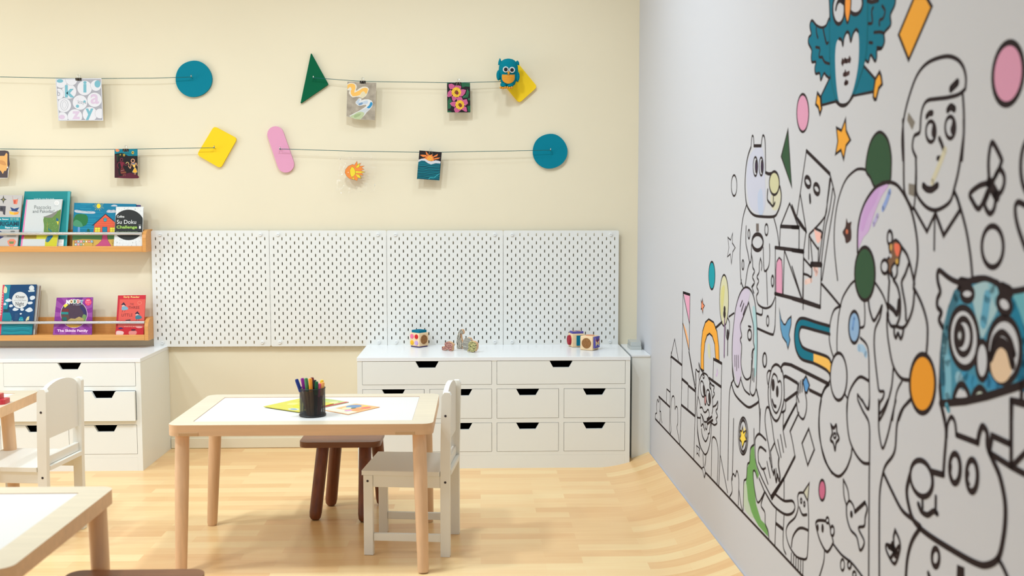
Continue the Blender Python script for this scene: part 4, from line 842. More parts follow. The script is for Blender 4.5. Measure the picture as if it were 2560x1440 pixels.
# big teal owl above
z('K'); A.poly([(810, -200), (1150, -120), (1140, 50), (1085, 180), (1085, 300), (1012, 395), (1012, 500), (980, 580), (925, 600), (920, 690), (900, 735), (850, 660), (820, 745), (775, 700), (740, 500)], IM(*TE)); A.line([(1150, -120), (1140, 50), (1085, 180), (1088, 300), (1012, 395), (1014, 500), (980, 580), (925, 600), (920, 690), (900, 735), (850, 660), (820, 745), (770, 700)], K, LW)
f(TE, (365, 250), (310, 310), (260, 330), (200, 305), (145, 245), (120, 290), (122, 340), (135, 410), (105, 450), (102, 520), (140, 600), (135, 680), (145, 745), (190, 745), (178, 820), (190, 885), (235, 880), (250, 962), (290, 880), (320, 912), (368, 880))
f(TE, (362, 925), (255, 1150), (262, 1262), (440, 1215), (380, 950), s=False); f(TE, (765, 790), (900, 945), (885, 1100), (640, 1150), (700, 980), s=False)
A.poly([(330, -200), (352, 0), (360, 250), (362, 700), (375, 950), (430, 1210), (490, 1262), (560, 1250), (640, 1140), (700, 1000), (770, 760), (800, 560), (812, 200), (812, -200), (700, -300), (450, -300)], IM(*TE), False)
A.line([(330, -200), (352, 0), (360, 250)], K, LW); A.line([(430, 1210), (490, 1262), (560, 1250), (640, 1145)], K, .011); A.line([(362, 700), (375, 950), (430, 1205)], IM(0, 98, 112), .006); A.line([(812, 0), (805, 500), (770, 760), (650, 1120)], IM(0, 98, 112), .006); A.line([(355, 250), (356, 700)], IM(0, 98, 112), .006)
for q in ([(195, 335), (200, 400), (215, 455)], [(190, 565), (235, 575)], [(240, 600), (230, 680), (270, 685)], [(280, 350), (300, 450), (320, 520), (340, 510)], [(270, 690), (300, 745), (355, 765)], [(880, 90), (860, 140), (868, 270), (820, 282)], [(985, 70), (1020, 130), (1000, 215), (955, 245), (955, 300)], [(890, 390), (960, 385), (1010, 400)], [(830, 510), (870, 515)], [(925, 570), (980, 580)]): A.line(q, K, .008)
f(PP, (810, -200), (815, 0), (865, 18), (935, 0), (1100, -150), o=False); A.line([(812, 5), (865, 22), (940, 0)], K, .011)
f(PP, (425, 760), (428, 600), (445, 500), (480, 462), (505, 490), (518, 550), (528, 460), (550, 400), (575, 385), (598, 420), (612, 500), (635, 410), (670, 358), (698, 390), (710, 520), (702, 760), (665, 980), (615, 1150), (565, 1225), (500, 1238), (465, 1200), (438, 1000), o=False); A.line([(470, 465), (500, 480), (518, 545), (530, 460), (560, 390), (590, 400), (612, 498), (640, 405), (675, 355), (700, 380)], K, .009)
for q in ([(505, 750), (540, 735), (575, 730), (605, 715)], [(540, 715), (560, 740)], [(595, 695), (600, 735)], [(525, 895), (560, 890), (590, 875)], [(545, 860), (550, 900)], [(540, 1000), (575, 990)], [(552, 975), (556, 1005)], [(515, 770), (512, 720)]): A.line(q, IM(75, 52, 52), .012)
e(465, 110, 70, 178, PP, w=.011); A.line([(432, 110), (448, 45), (480, 5), (520, 30)], K, .013); e(665, 30, 88, 142, PP, w=.011); f((238, 150, 60), (545, -30), (540, 130), (552, 220), (572, 275), (592, 220), (610, 100), (612, -30), (580, -60))
f(OR, (210, 1115), (245, 1165), (252, 1260), (262, 1300), (240, 1370), (222, 1290), (190, 1250), (200, 1180), s=False, w=.009); f(OR, (955, 862), (975, 920), (986, 1010), (945, 1060), (915, 1190), (895, 1195), (880, 1160), (885, 1080), (905, 950), s=False, w=.009)
# boy
z('C'); l((998, 1440), (990, 1250), (1010, 1050), (1060, 850), (1130, 670), (1230, 560), (1380, 508), (1480, 530), (1540, 600), (1565, 700), (1560, 800), w=.0095); l((1560, 800), (1500, 850), (1400, 878), (1300, 890), (1220, 905), (1180, 960), (1160, 1050), (1152, 1180), (1130, 1205), (1100, 1225), (1085, 1290), (1088, 1350), (1118, 1420), w=.0095); l((1535, 830), (1546, 1000), (1546, 1200), (1530, 1440), w=.0095)
e(1250, 1185, 44, 93, PP, w=.0095); A.poly([(1270, 1100), (1294, 1150), (1292, 1220), (1268, 1240), (1255, 1200), (1262, 1140)], K, True); e(1425, 1148, 46, 98, PP, w=.0095); A.poly([(1445, 1060), (1470, 1110), (1468, 1190), (1440, 1215), (1425, 1165), (1440, 1110)], K, True)
l((1212, 1050), (1235, 1022), (1262, 1018), w=.014); l((1402, 990), (1430, 962), (1462, 982), w=.016); l((1325, 1245), (1352, 1310), (1365, 1370), (1350, 1418), (1310, 1425), w=.012); A.poly([(1048, 1010), (1108, 1100), (1082, 1172), (1035, 1080)], IM(128, 120, 110)); ls((1430, 800), (1488, 742), w=.018)
z('D'); A.line([(1378, 270), (1320, 420), (1262, 560)], IM(206, 198, 170), .016); l((1115, 340), (1118, 500), (1120, 650), (1160, 730), (1220, 790), (1290, 812), (1370, 780), (1430, 720), (1465, 600), (1500, 450), (1530, 250), (1546, 120), (1546, 0), w=.0095); l((998, 0), (1005, 300), (1008, 600), (1030, 700), (1082, 800), w=.0095); l((1118, 340), (1108, 690), (1095, 800)); l((1182, 590), (1215, 622), (1260, 625), (1308, 588), w=.016); A.poly([(1050, 570), (1105, 580), (1100, 690), (1050, 670)], IM(128, 120, 110))
ls((1095, 790), (1215, 1005), (1285, 850), w=.0095); ls((1288, 830), (1365, 1040), (1510, 815), w=.011); l((1455, 640), (1490, 710), (1512, 800), w=.0095); ls((1285, 850), (1280, 1170)); l((1460, 640), (1512, 780), (1570, 1000), (1608, 1240), (1625, 1440), w=.0095)
# butterfly and rings at the right
l((1775, 560), (1768, 380), (1785, 240), (1812, 210), (1882, 345), (1882, 385), (1850, 470), (1790, 580), w=.012); l((1800, 580), (1840, 480), (1872, 445), (1908, 500), (1908, 580), (1880, 650), (1840, 670), w=.012); l((1775, 568), (1690, 590), (1605, 660), (1620, 720), (1685, 798), (1760, 640), w=.012); l((1770, 660), (1735, 760), (1775, 840), (1815, 810), (1832, 720), (1820, 660), w=.012); ls((1775, 560), (1845, 690), w=.024)
e(1805, 1140, 97, 186, None, w=.012); e(2150, 420, 92, 260, None, w=.012); l((2100, 770), (2035, 740), (2008, 800), (2030, 950), (2100, 1160), w=.012)
# blue owl, coloured in by hand
z('E'); f((70, 136, 160), (1620, 185), (1740, 170), (1850, 210), (1930, 290), (2050, 500), (2150, 700), (2170, 900), (2165, 1112), (1980, 1155), (1760, 1222), (1560, 1270), (1345, 1292), (1332, 1150), (1345, 850), (1370, 620), (1420, 430), (1500, 260), (1560, 200), s=False, w=.014)
A.poly([(1930, 290), (2170, 262), (2300, 250), (2300, 560), (2110, 620), (2040, 480)], IM(104, 170, 182)); A.poly([(1640, 230), (1750, 195), (1850, 255), (1850, 440), (1770, 600), (1720, 700), (1690, 650), (1640, 420), (1615, 290)], IM(160, 190, 196), True)
for q, c in (([(1380, 650), (1365, 850), (1360, 1080)], (40, 92, 112)), ([(1420, 480), (1385, 700), (1380, 950)], (120, 168, 182)), ([(1400, 900), (1410, 1100), (1400, 1250)], (118, 172, 190)), ([(1480, 320), (1430, 470), (1400, 640)], (60, 110, 128)), ([(1560, 1030), (1580, 1080), (1640, 1100)], (60, 140, 175)), ([(1760, 1090), (1830, 1110), (1870, 1140)], (56, 132, 172)), ([(1760, 330), (1740, 480), (1725, 560)], (96, 160, 186)), ([(1980, 400), (2040, 560), (2090, 760)], (30, 120, 150)), ([(1500, 1060), (1540, 1120)], (140, 180, 195)), ([(1800, 240), (1860, 380)], (130, 178, 190)), ([(2080, 900), (2060, 1050), (2090, 1120)], (24, 100, 130)), ([(2130, 300), (2150, 420), (2170, 520)], (150, 196, 200))): A.line(q, IM(*c), .028)
e(1550, 700, 130, 272, PP, w=.014, rot=-3); e(1545, 690, 74, 160, None, w=.014); e(1515, 680, 34, 78, (100, 100, 96), w=.014); e(1512, 680, 12, 30, PP, o=False)
e(1912, 812, 150, 292, PP, w=.014); e(1888, 940, 98, 165, (222, 192, 160), o=False); l((1800, 830), (1825, 710), (1895, 652), (1965, 720), (2005, 850), w=.014); l((1790, 880), (1835, 775), (1890, 742), (1950, 800), (1990, 945), w=.02); e(1715, 905, 55, 172, PP, w=.012); e(1580, 305, 54, 60, PP, w=.014); e(1915, 400, 56, 84, PP, w=.014, rot=-18)
ls((1520, 215), (1590, 230), w=.03); ls((1890, 265), (1960, 300), w=.03); f(PP, (1465, 1262), (1480, 1170), (1520, 1120), (1565, 1150), (1592, 1255), w=.014); f((190, 200, 185), (1632, 1245), (1652, 1180), (1690, 1150), (1728, 1175), (1742, 1222), w=.014)
l((1360, 610), (1325, 540), (1345, 470), (1310, 420), (1310, 350), (1335, 285), (1315, 200), (1310, 130), (1330, 95), (1400, 150), (1470, 190), (1560, 208), (1640, 172), (1740, 165), (1830, 200), (1910, 265), (2000, 280), (2200, 240), w=.012)
ls((1340, 1292), (1560, 1272), (1760, 1226), (1980, 1156), (2200, 1080), w=.016); l((1340, 1292), (1362, 1360), (1380, 1440), w=.009); A.line([(1395, 1310), (1410, 1350)], IM(90, 160, 180), .014); ls((1975, 1440), (1980, 1262), (2200, 1305), w=.012); ls((2070, 1120), (2065, 1280), w=.012)
# cloud tree
z('D'); l((410, 1440), (385, 1200), (380, 1000), (400, 800), (440, 640), (490, 530), (560, 460), (610, 440), (670, 455), (720, 520), (745, 600)); f(DG, (665, 450), (680, 300), (722, 170), (790, 108), (858, 170), (890, 300), (893, 430), (880, 560), (820, 562), (750, 605), (705, 520))
A.poly([(597, 1150), (605, 950), (655, 760), (740, 634), (830, 578), (865, 595), (800, 700), (740, 850), (690, 1000), (640, 1060)], IM(200, 168, 210), True); A.poly([(740, 640), (790, 600), (770, 700), (690, 860), (640, 1000), (620, 960), (660, 780)], IM(196, 156, 206), True); A.line([(880, 645), (850, 730), (818, 800)], IM(140, 160, 210), .016); A.line([(770, 860), (735, 940)], IM(180, 170, 210), .014)
l((590, 1190), (597, 950), (650, 760), (740, 622), (820, 572), (885, 560), (960, 600), (1040, 730), (1090, 870), (1125, 1070), (1130, 1250), (1100, 1440), (1095, 1520), w=.0095); f((66, 44, 42), (490, 885), (505, 925), (535, 915), (530, 960), (535, 1010), (530, 1080), (488, 1110), (475, 1060), (455, 1010), (480, 960), o=False); e(495, 1005, 11, 22, (200, 110, 80), o=False)
z('E'); l((435, 415), (460, 330), (520, 230), (565, 185)); l((745, 200), (810, 300), (850, 400), (870, 500)); l((435, 415), (415, 540), (405, 700), (405, 822)); l((440, 415), (380, 450), (345, 560), (335, 700), (350, 800), (372, 870)); e(657, 124, 91, 240, DG, w=.0095)
e(560, 605, 49, 143, (140, 172, 206), w=.0095); A.line([(560, 520), (545, 620)], IM(110, 150, 200), .012); l((650, 370), (656, 480), (650, 590), (618, 610)); l((690, 370), (700, 450), (735, 545), (775, 490), (808, 415), w=.009); l((812, 410), (792, 520), (750, 620), (740, 750), (750, 900), (770, 1080), (785, 1175), (828, 1185), (820, 1240), (788, 1300), (785, 1440)); l((615, 700), (670, 760), (690, 850), (695, 1100), (697, 1290), (685, 1345), (640, 1280), (590, 1210)); l((590, 1210), (600, 1280), (682, 1440)); l((495, 1440), (495, 1300), (520, 1180), (570, 1090), (620, 1052), (690, 1088), w=.009); A.line([(600, 790), (640, 800), (665, 850)], IM(160, 190, 215), .02)
e(420, 1050, 75, 213, PP, w=.0095); ls((480, 1215), (502, 1250)); l((335, 1115), (285, 1180), (252, 1300), (245, 1440)); l((1100, 255), (1170, 400), (1215, 560), (1220, 700), (1210, 845), w=.0095); l((855, 480), (855, 600), (870, 750), (910, 950), (980, 1062), (1065, 1082), w=.0095)
l((912, 980), (895, 1150), (845, 1330), (790, 1440)); l((990, 1090), (940, 1200), (905, 1440)); l((1072, 1245), (1010, 1320), (962, 1440)); e(1175, 1113, 115, 265, (228, 150, 44), w=.012)
# small animal perched in the tree
z('J'); e(275, 232, 26, 74, PP, w=.009); f((120, 88, 66), (268, 300), (300, 280), (340, 255), (385, 300), (400, 340), (380, 420), (365, 520), (325, 500), (290, 560), (300, 640), (270, 600), (250, 540), (245, 470), (280, 420), (270, 360), w=.007); f((228, 112, 84), (328, 292), (372, 298), (384, 350), (368, 420), (345, 418), (325, 350), o=False); e(290, 330, 12, 36, (205, 160, 90), o=False); e(352, 480, 14, 30, (205, 160, 70), o=False); e(285, 422, 11, 22, PP, o=False); e(222, 537, 38, 72, PP, w=.009)
l((400, 330), (450, 400), (480, 480), (510, 600), (535, 720), w=.009); l((480, 490), (440, 610), (402, 690), (405, 760), (438, 950), (445, 1100), w=.009); l((270, 690), (260, 850), (255, 1060), (285, 1160), (340, 1168), (420, 1180), (480, 1090), (520, 960), (535, 800), w=.009); l((315, 680), (360, 760), (385, 900), (380, 1060), (350, 1150), w=.009); l((252, 940), (310, 990), (352, 1035), (370, 900), w=.014); l((350, 520), (352, 600), (335, 650), (312, 668), (296, 600)); l((255, 590), (262, 650), (270, 690)); l((320, 1180), (322, 1250), (340, 1290), (362, 1240), (388, 1300), (412, 1250), (420, 1180), w=.009)
# lower line drawing
z('F'); l((240, 0), (220, 150), (225, 300), (260, 450), (310, 570), (380, 625), (440, 570), (480, 470), (490, 400), w=.009); l((455, 0), (450, 150), (470, 320), (520, 440), (580, 512), (635, 520), w=.009); l((540, 0), (580, 90), (630, 190), (635, 400), (632, 700), (628, 1500)); l((575, 0), (620, 75), (634, 0)); l((710, 100), (712, 250), (740, 395), (780, 300), (820, 130), (850, 0)); ls((710, 0), (710, 110)); l((785, 0), (750, 70), (712, 120)); l((970, 0), (900, 80), (860, 200), (840, 420), (770, 530), (745, 600), (720, 750), (715, 1000), (715, 1500), w=.009); l((750, 600), (820, 750), (900, 900), (985, 975), (1050, 1030), w=.011)
l((1215, 20), (1255, 200), (1262, 300), (1250, 460), (1240, 610), w=.011); l((1265, 300), (1272, 200), (1302, 140), (1332, 180), (1345, 285), w=.011); ls((1345, 285), (1520, 352), w=.013); l((1520, 352), (1535, 270), (1562, 215), (1598, 270), (1602, 380), (1640, 480), (1700, 620), (1740, 800), (1748, 950), (1732, 1120), (1690, 1290), (1600, 1350), (1500, 1332), (1300, 1220), (1100, 1090), (1000, 990), (960, 880), (940, 740), (968, 610), w=.014); ls((1240, 612), (1130, 582), w=.014)
e(1062, 642, 88, 150, PP, w=.013, rot=-10); l((1035, 850), (1060, 910), (1110, 940), (1160, 910), (1190, 930), w=.013); ls((1068, 795), (1070, 880), w=.01); ls((1178, 790), (1176, 900), w=.01); e(1335, 560, 43, 120, PP, w=.014); A.poly([(1300, 490), (1315, 540), (1310, 600), (1325, 650), (1300, 620), (1290, 550)], K, True); e(1475, 620, 45, 130, PP, w=.014); A.poly([(1440, 550), (1458, 600), (1450, 650), (1468, 700), (1440, 680), (1428, 600)], K, True)
l((1055, 1040), (985, 1150), (945, 1300), (930, 1500), w=.012); l((1690, 1300), (1730, 1370), (1765, 1450), w=.011); e(1175, 1290, 30, 74, None, w=.014); A.poly([(1350, 1345), (1412, 1370), (1412, 1460), (1345, 1460)], K); ls((1115, 1420), (1130, 1460), w=.014)
ls((1615, 430), (1640, 292), (1785, 360), w=.013); ls((1795, 0), (1795, 545), w=.012); ls((1615, 430), (1800, 548), (1990, 650), w=.013); ls((1800, 545), (1990, 350), w=.012); ls((1795, 5), (1990, 60), w=.013); l((845, 1065), (880, 1150), (882, 1230), (840, 1340), (780, 1250), (772, 1185), (828, 1192), (832, 1120), (845, 1065), w=.009); ls((825, 1190), (845, 1262), w=.022); ls((790, 1200), (865, 1250), w=.012); ls((875, 1195), (810, 1290), w=.01)
l((420, 650), (455, 730), (468, 825)); l((420, 650), (425, 780), (446, 862)); l((446, 862), (470, 825), (500, 860), (515, 915), w=.008); ls((515, 915), (598, 838), w=.011); l((598, 838), (615, 890), (600, 960), (592, 1030), (545, 1050), (592, 1160), (558, 1230), (530, 1120), (480, 1060), (450, 960), (446, 862)); e(487, 935, 6, 18, (42, 31, 32)); e(247, 738, 27, 84, (196, 104, 134)); ls((137, 235), (82, 355), (128, 535), (183, 405), (137, 235), w=.0085)
l((320, 205), (342, 230), (362, 205), (368, 265), (385, 315), (362, 350), (352, 410), (337, 350), (315, 325), (330, 270), (320, 205), w=.01); e(350, 292, 10, 20, PP)
z('G'); l((855, 1050), (850, 1005), (880, 985), (950, 1000), (970, 1060), (985, 1130), (990, 1172), (950, 1240), (920, 1222), (880, 1140), (855, 1050), w=.009); e(945, 985, 12, 24, PP); e(985, 1072, 15, 40, PP, w=.009); e(905, 1050, 6, 26, (42, 31, 32)); e(865, 1045, 5, 20, (42, 31, 32)); l((920, 1222), (915, 1320), (878, 1450)); l((990, 1175), (1060, 1265), (1150, 1340), (1235, 1450)); e(1068, 1350, 16, 46, None); e(1125, 1348, 14, 32, None); e(1165, 1430, 14, 26, None)
l((700, 795), (712, 762), (745, 758)); f((198, 195, 176), (748, 755), (796, 680), (784, 828), s=False); l((784, 828), (790, 930), (790, 1060), (782, 1250), (770, 1300), (735, 1300), (690, 1280), (640, 1210), (612, 1130), (608, 1060), (630, 1010), (680, 960), (705, 880), (700, 795)); l((715, 880), (740, 938), (776, 938), w=.009); e(730, 825, 6, 18, None); e(756, 852, 6, 18, None); l((650, 1200), (662, 1120), (700, 1060), (740, 1048), (788, 1068), w=.009)
for q in range(6): ls((650 + q * 19, 1255 + q * 11), (648 + q * 19, 1330 + q * 20))
l((525, 900), (520, 1040), (515, 1190)); l((590, 930), (582, 1180), (605, 1262)); ls((525, 1012), (578, 1055), w=.012)
f((110, 158, 88), (345, 370), (320, 395), (308, 500), (288, 560), (278, 680), (290, 800), (330, 940), (380, 1030), (460, 1120), (455, 1070), (430, 1010), (400, 980), (360, 850), (340, 640), (340, 560), (375, 640), (385, 610), (362, 540), (350, 470), s=False, o=False); A.poly([(262, 700), (282, 690), (300, 850), (340, 960), (300, 940), (260, 860)], IM(186, 198, 174), True)
l((345, 365), (315, 400), (308, 505), (290, 530), (282, 640), (262, 665), (258, 760), (256, 900)); l((370, 640), (350, 580), (336, 600), (350, 740), (378, 840), (432, 750)); l((430, 762), (402, 860), (432, 920), (436, 1010), (458, 1070), (466, 1130)); l((145, 790), (165, 745), (160, 650), (175, 605), (190, 625), (203, 580), (216, 620), (220, 690), (215, 858)); l((222, 745), (236, 850), (252, 912))
l((432, 750), (500, 860), (590, 932), (650, 930), (678, 885), (660, 828), (590, 825), (520, 772), w=.009); ls((490, 810), (590, 640), w=.011); ls((590, 650), (590, 820)); l((385, 640), (410, 700), (432, 755))
# monkey on a slide
z('I'); l((350, 190), (365, 150), (400, 125), (440, 150), (470, 220), (480, 330), (480, 470), (460, 570), (430, 660), (400, 690), (365, 650), (335, 560), (322, 450), (325, 330), (340, 230), (350, 190), w=.0095); l((355, 280), (370, 230), (385, 220), (410, 250), (420, 300), (440, 290), (455, 330), (455, 450), (440, 540), (405, 610), (370, 570), (350, 480), (345, 380), (355, 280)); e(372, 330, 12, 50, (42, 31, 32)); e(413, 395, 10, 48, (42, 31, 32)); l((362, 480), (380, 535), (400, 545), w=.012); l((345, 190), (325, 190), (310, 230), (315, 300), (328, 350)); l((480, 470), (495, 500), (492, 580), (460, 605))
l((335, 580), (320, 550), (300, 575), (290, 680), (305, 820), (330, 960), (350, 1130), (375, 1220), w=.0085); l((335, 580), (360, 720), (385, 900), (432, 1060)); l((475, 590), (470, 760)); ls((470, 785), (600, 520)); ls((475, 755), (608, 510), w=.011); ls((540, 795), (628, 610), w=.009); l((540, 790), (565, 900), (590, 1045)); ls((590, 1045), (480, 1260), (350, 1450), w=.012); l((470, 780), (485, 870), (500, 950))
for q in ([(445, 830), (475, 1000)], [(418, 880), (450, 1050)], [(310, 1100), (342, 1255)], [(335, 1060), (360, 1180)]): ls(*q)
l((430, 1060), (425, 1130), (440, 1240), (430, 1285), (415, 1230), (402, 1295), (385, 1185), (375, 1225), w=.012); l((400, 1170), (410, 1240)); ls((345, 992), (388, 905)); l((345, 992), (355, 1080), (362, 1150)); l((245, 570), (240, 700), (235, 820))
f((92, 148, 200), (670, 292), (700, 240), (735, 332), (710, 410), (690, 400), s=False); l((620, 320), (610, 400), (605, 470), (620, 610), (670, 672), (700, 600), (706, 500), (690, 400), (665, 280)); ls((630, 310), (622, 425)); ls((648, 290), (640, 405)); ls((665, 300), (660, 395)); ls((612, 440), (630, 500))
l((455, 190), (452, 155), (480, 120), (550, 130), w=.011); ls((550, 130), (930, 322), w=.012); l((480, 262), (500, 245), (615, 312), w=.011); ls((495, 488), (612, 402), w=.011); ls((735, 380), (858, 440), w=.011); l((855, 440), (890, 360), (930, 322), w=.011); l((855, 440), (832, 620), (840, 850), (880, 1060), (960, 1210), w=.0095); l((920, 320), (942, 270), (930, 210))
l((190, 930), (195, 860), (235, 820), (300, 882), w=.009); l((225, 1100), (222, 1000), (245, 950), (300, 992), w=.009); l((190, 930), (200, 1100), (258, 1260), (350, 1445)); l((225, 1100), (262, 1170), (295, 1160)); l((270, 1165), (320, 1320)); l((180, 770), (180, 925)); l((235, 560), (228, 490)); e(287, 80, 17, 70)
# magnet-shaped slide
z('B'); f((0, 108, 130), (1425, 335), (1230, 278), (1190, 305), (1172, 380), (1172, 450), (1190, 520), (1225, 570), (1308, 597), (1308, 517), (1250, 495), (1215, 455), (1203, 400), (1212, 350), (1235, 340), (1425, 390), s=False, o=False); f((240, 186, 90), (1308, 517), (1308, 597), (1390, 640), (1425, 672), (1432, 600), (1400, 550), s=False, o=False)
l((1425, 332), (1330, 305), (1230, 275), (1190, 300), (1172, 370), (1172, 450), (1188, 520), (1225, 572), (1310, 600), (1395, 645), (1428, 682), w=.0095); l((1425, 390), (1330, 365), (1235, 340), (1212, 350), (1203, 400), (1215, 455), (1250, 497), (1400, 550), (1432, 590), w=.0095)
f((92, 148, 186), (1060, 205), (1074, 285), (1092, 318), (1104, 322), (1122, 285), (1146, 262), (1146, 318), (1130, 395), (1138, 430), (1123, 496), (1112, 450), (1084, 410), (1070, 350), s=False, w=.006); e(977, 295, 9, 36); e(955, 577, 15, 50)
# long-haired figure
A.poly([(730, 360), (750, 200), (785, 95), (820, 60), (850, 90), (830, 180), (790, 300), (782, 480), (785, 690), (765, 755), (728, 600)], IM(198, 188, 206), True); A.poly([(868, 200), (885, 200), (898, 320), (902, 460), (896, 640), (882, 700), (880, 560), (882, 400), (874, 320)], IM(164, 198, 202), True)
l((735, 712), (722, 600), (722, 450), (732, 330), (748, 200), (780, 95), (820, 52), (860, 80), (885, 160), (898, 300), (902, 450), (898, 640), (893, 780), (872, 832), (850, 800), (855, 720), (866, 600), (872, 500)); l((840, 160), (800, 270), (780, 330), (790, 400), (780, 430), (790, 480), (785, 600), (800, 680), (825, 716), (855, 690), (862, 580)); l((840, 160), (858, 250), (875, 335), (874, 440), (882, 488), (868, 510), (862, 545), (868, 575)); l((722, 600), (725, 680), (742, 745), (765, 768), (785, 700)); e(847, 395, 14, 38, None, w=.009); l((838, 332), (856, 338)); l((786, 722), (810, 790), (848, 826))
for q in ([(740, 545), (742, 620)], [(752, 545), (754, 650)], [(765, 545), (767, 630)], [(795, 150), (780, 190)], [(806, 170), (788, 225)], [(820, 190), (800, 250)], [(870, 640), (868, 720)], [(880, 640), (878, 730)]): ls(*q)
l((715, 742), (740, 820), (790, 880), (840, 916), (880, 900), (912, 872), (905, 825), (897, 790), w=.0095); l((735, 712), (712, 760), (700, 850), (695, 1100), (690, 1440)); l((912, 872), (920, 980), (918, 1105)); ls((732, 1000), (722, 1440))
l((940, 200), (935, 250), (898, 240)); l((1030, 330), (1022, 375), (1005, 392), (905, 350), w=.009); ls((1035, 130), (1030, 335)); l((783, 30), (788, 0)); l((862, 50), (876, 30))
z('I'); e(72, 840, 48, 186, PP, w=.008); e(72, 840, 36, 158, PP, w=.011); f((240, 208, 84), (66, 745), (76, 808), (104, 780), (92, 835), (108, 885), (86, 898), (66, 960), (56, 900), (36, 870), (50, 828), (40, 782), (58, 795), s=False); A.poly([(80, 740), (100, 780), (84, 790)], IM(238, 214, 130))
t = mm.build('wall_mural', fixn=False); tag(t, 'large black line-drawing mural of animals and children, partly coloured, on the right wall', 'mural')
# ------------------------------------------------------------------ tables
pine_t = mat('lit_wood_top', (214, 199, 171), .35, .45, noise=(4, .05, (1, 14, 14)))  # frame's top faces: same wood, paler with overhead light and sheen painted in
pine = mat('pale_wood', (228, 186, 144), .4, .4, noise=(4, .06, (1, 14, 14)))
pine_l = mat('pale_wood_leg', (230, 190, 150), .38, .4, noise=(5, .06, (14, 14, 1)))
pine_d = mat('pale_wood_block', (204, 164, 120), .45, .4)
inlay = mat('white_table_panel', (220, 216, 209), .35, .45)
def table(label, x, y, legs=None, w=.854, d=.56):
    t = thing('play_table', label, 'table', (x, y, 0), 0, 'low wooden play tables with white tops')
    X, Y = w / 2, d / 2; ix, iy = X - .07, Y - .06
    m = MB(); out = rrect(-X, X, -Y, Y, .035, .482); inn = rrect(-ix, ix, -iy, iy, .004, .482); n = len(out)
    lo = [(p[0], p[1], .446) for p in out]; inl = [(p[0], p[1], .446) for p in inn]
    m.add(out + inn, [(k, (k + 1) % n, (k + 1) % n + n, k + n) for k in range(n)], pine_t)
    m.add(lo + inl, [(k, k + n, (k + 1) % n + n, (k + 1) % n) for k in range(n)], pine)
    m.add(out + lo, [(k, k + n, (k + 1) % n + n, (k + 1) % n) for k in range(n)], pine)
    m.add(inn + inl, [(k, (k + 1) % n, (k + 1) % n + n, k + n) for k in range(n)], pine)
    m.build('frame', t, smooth=45, bevel=.003)
    MB().prism([(p[0] * .9975, p[1] * .9965, .470) for p in inn], (0, 0, .0105), inlay).build('table_panel', t)
    legs = legs or [((-.39, -.23), (-.385, -.30)), ((.38, -.23), (.395, -.31)), ((-.39, .22), (-.417, .235)), ((.378, .22), (.386, .255))]
    for (a, b), (c, e_) in legs:
        m = MB(); p = [Vector((a, b, .4455)), Vector((a + (c - a) * .3, b + (e_ - b) * .3, .31)), Vector((a + (c - a) * .97, b + (e_ - b) * .97, .012)), Vector((c, e_, .0015))]
        m.spine(p, [.0225, .0225, .0185, .016], pine_l, 28); m.build('leg', t, smooth=50)
    for sx in (-1, 1):
        m = MB(); m.box(-.052, .012, -.0012, .03, 0, .011, pine_d)
        b = m.build('corner_block', t, bevel=.001); b.location = (sx * (X - .07) + (.0 if sx > 0 else .02), -Y + .001 - .001, .4465)
    return t
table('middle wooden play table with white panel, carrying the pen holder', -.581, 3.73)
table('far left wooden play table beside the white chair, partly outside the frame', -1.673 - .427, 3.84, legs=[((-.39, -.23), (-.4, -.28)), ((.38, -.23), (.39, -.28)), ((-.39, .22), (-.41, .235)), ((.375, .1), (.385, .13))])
table('foreground wooden play table cut off at the lower left corner', -.918 - .427, 2.39, legs=[((-.39, -.26), (-.4, -.3)), ((.38, -.26), (.39, -.3)), ((-.39, .24), (-.41, .265)), ((.402, .245), (.398, .285))], d=.62)

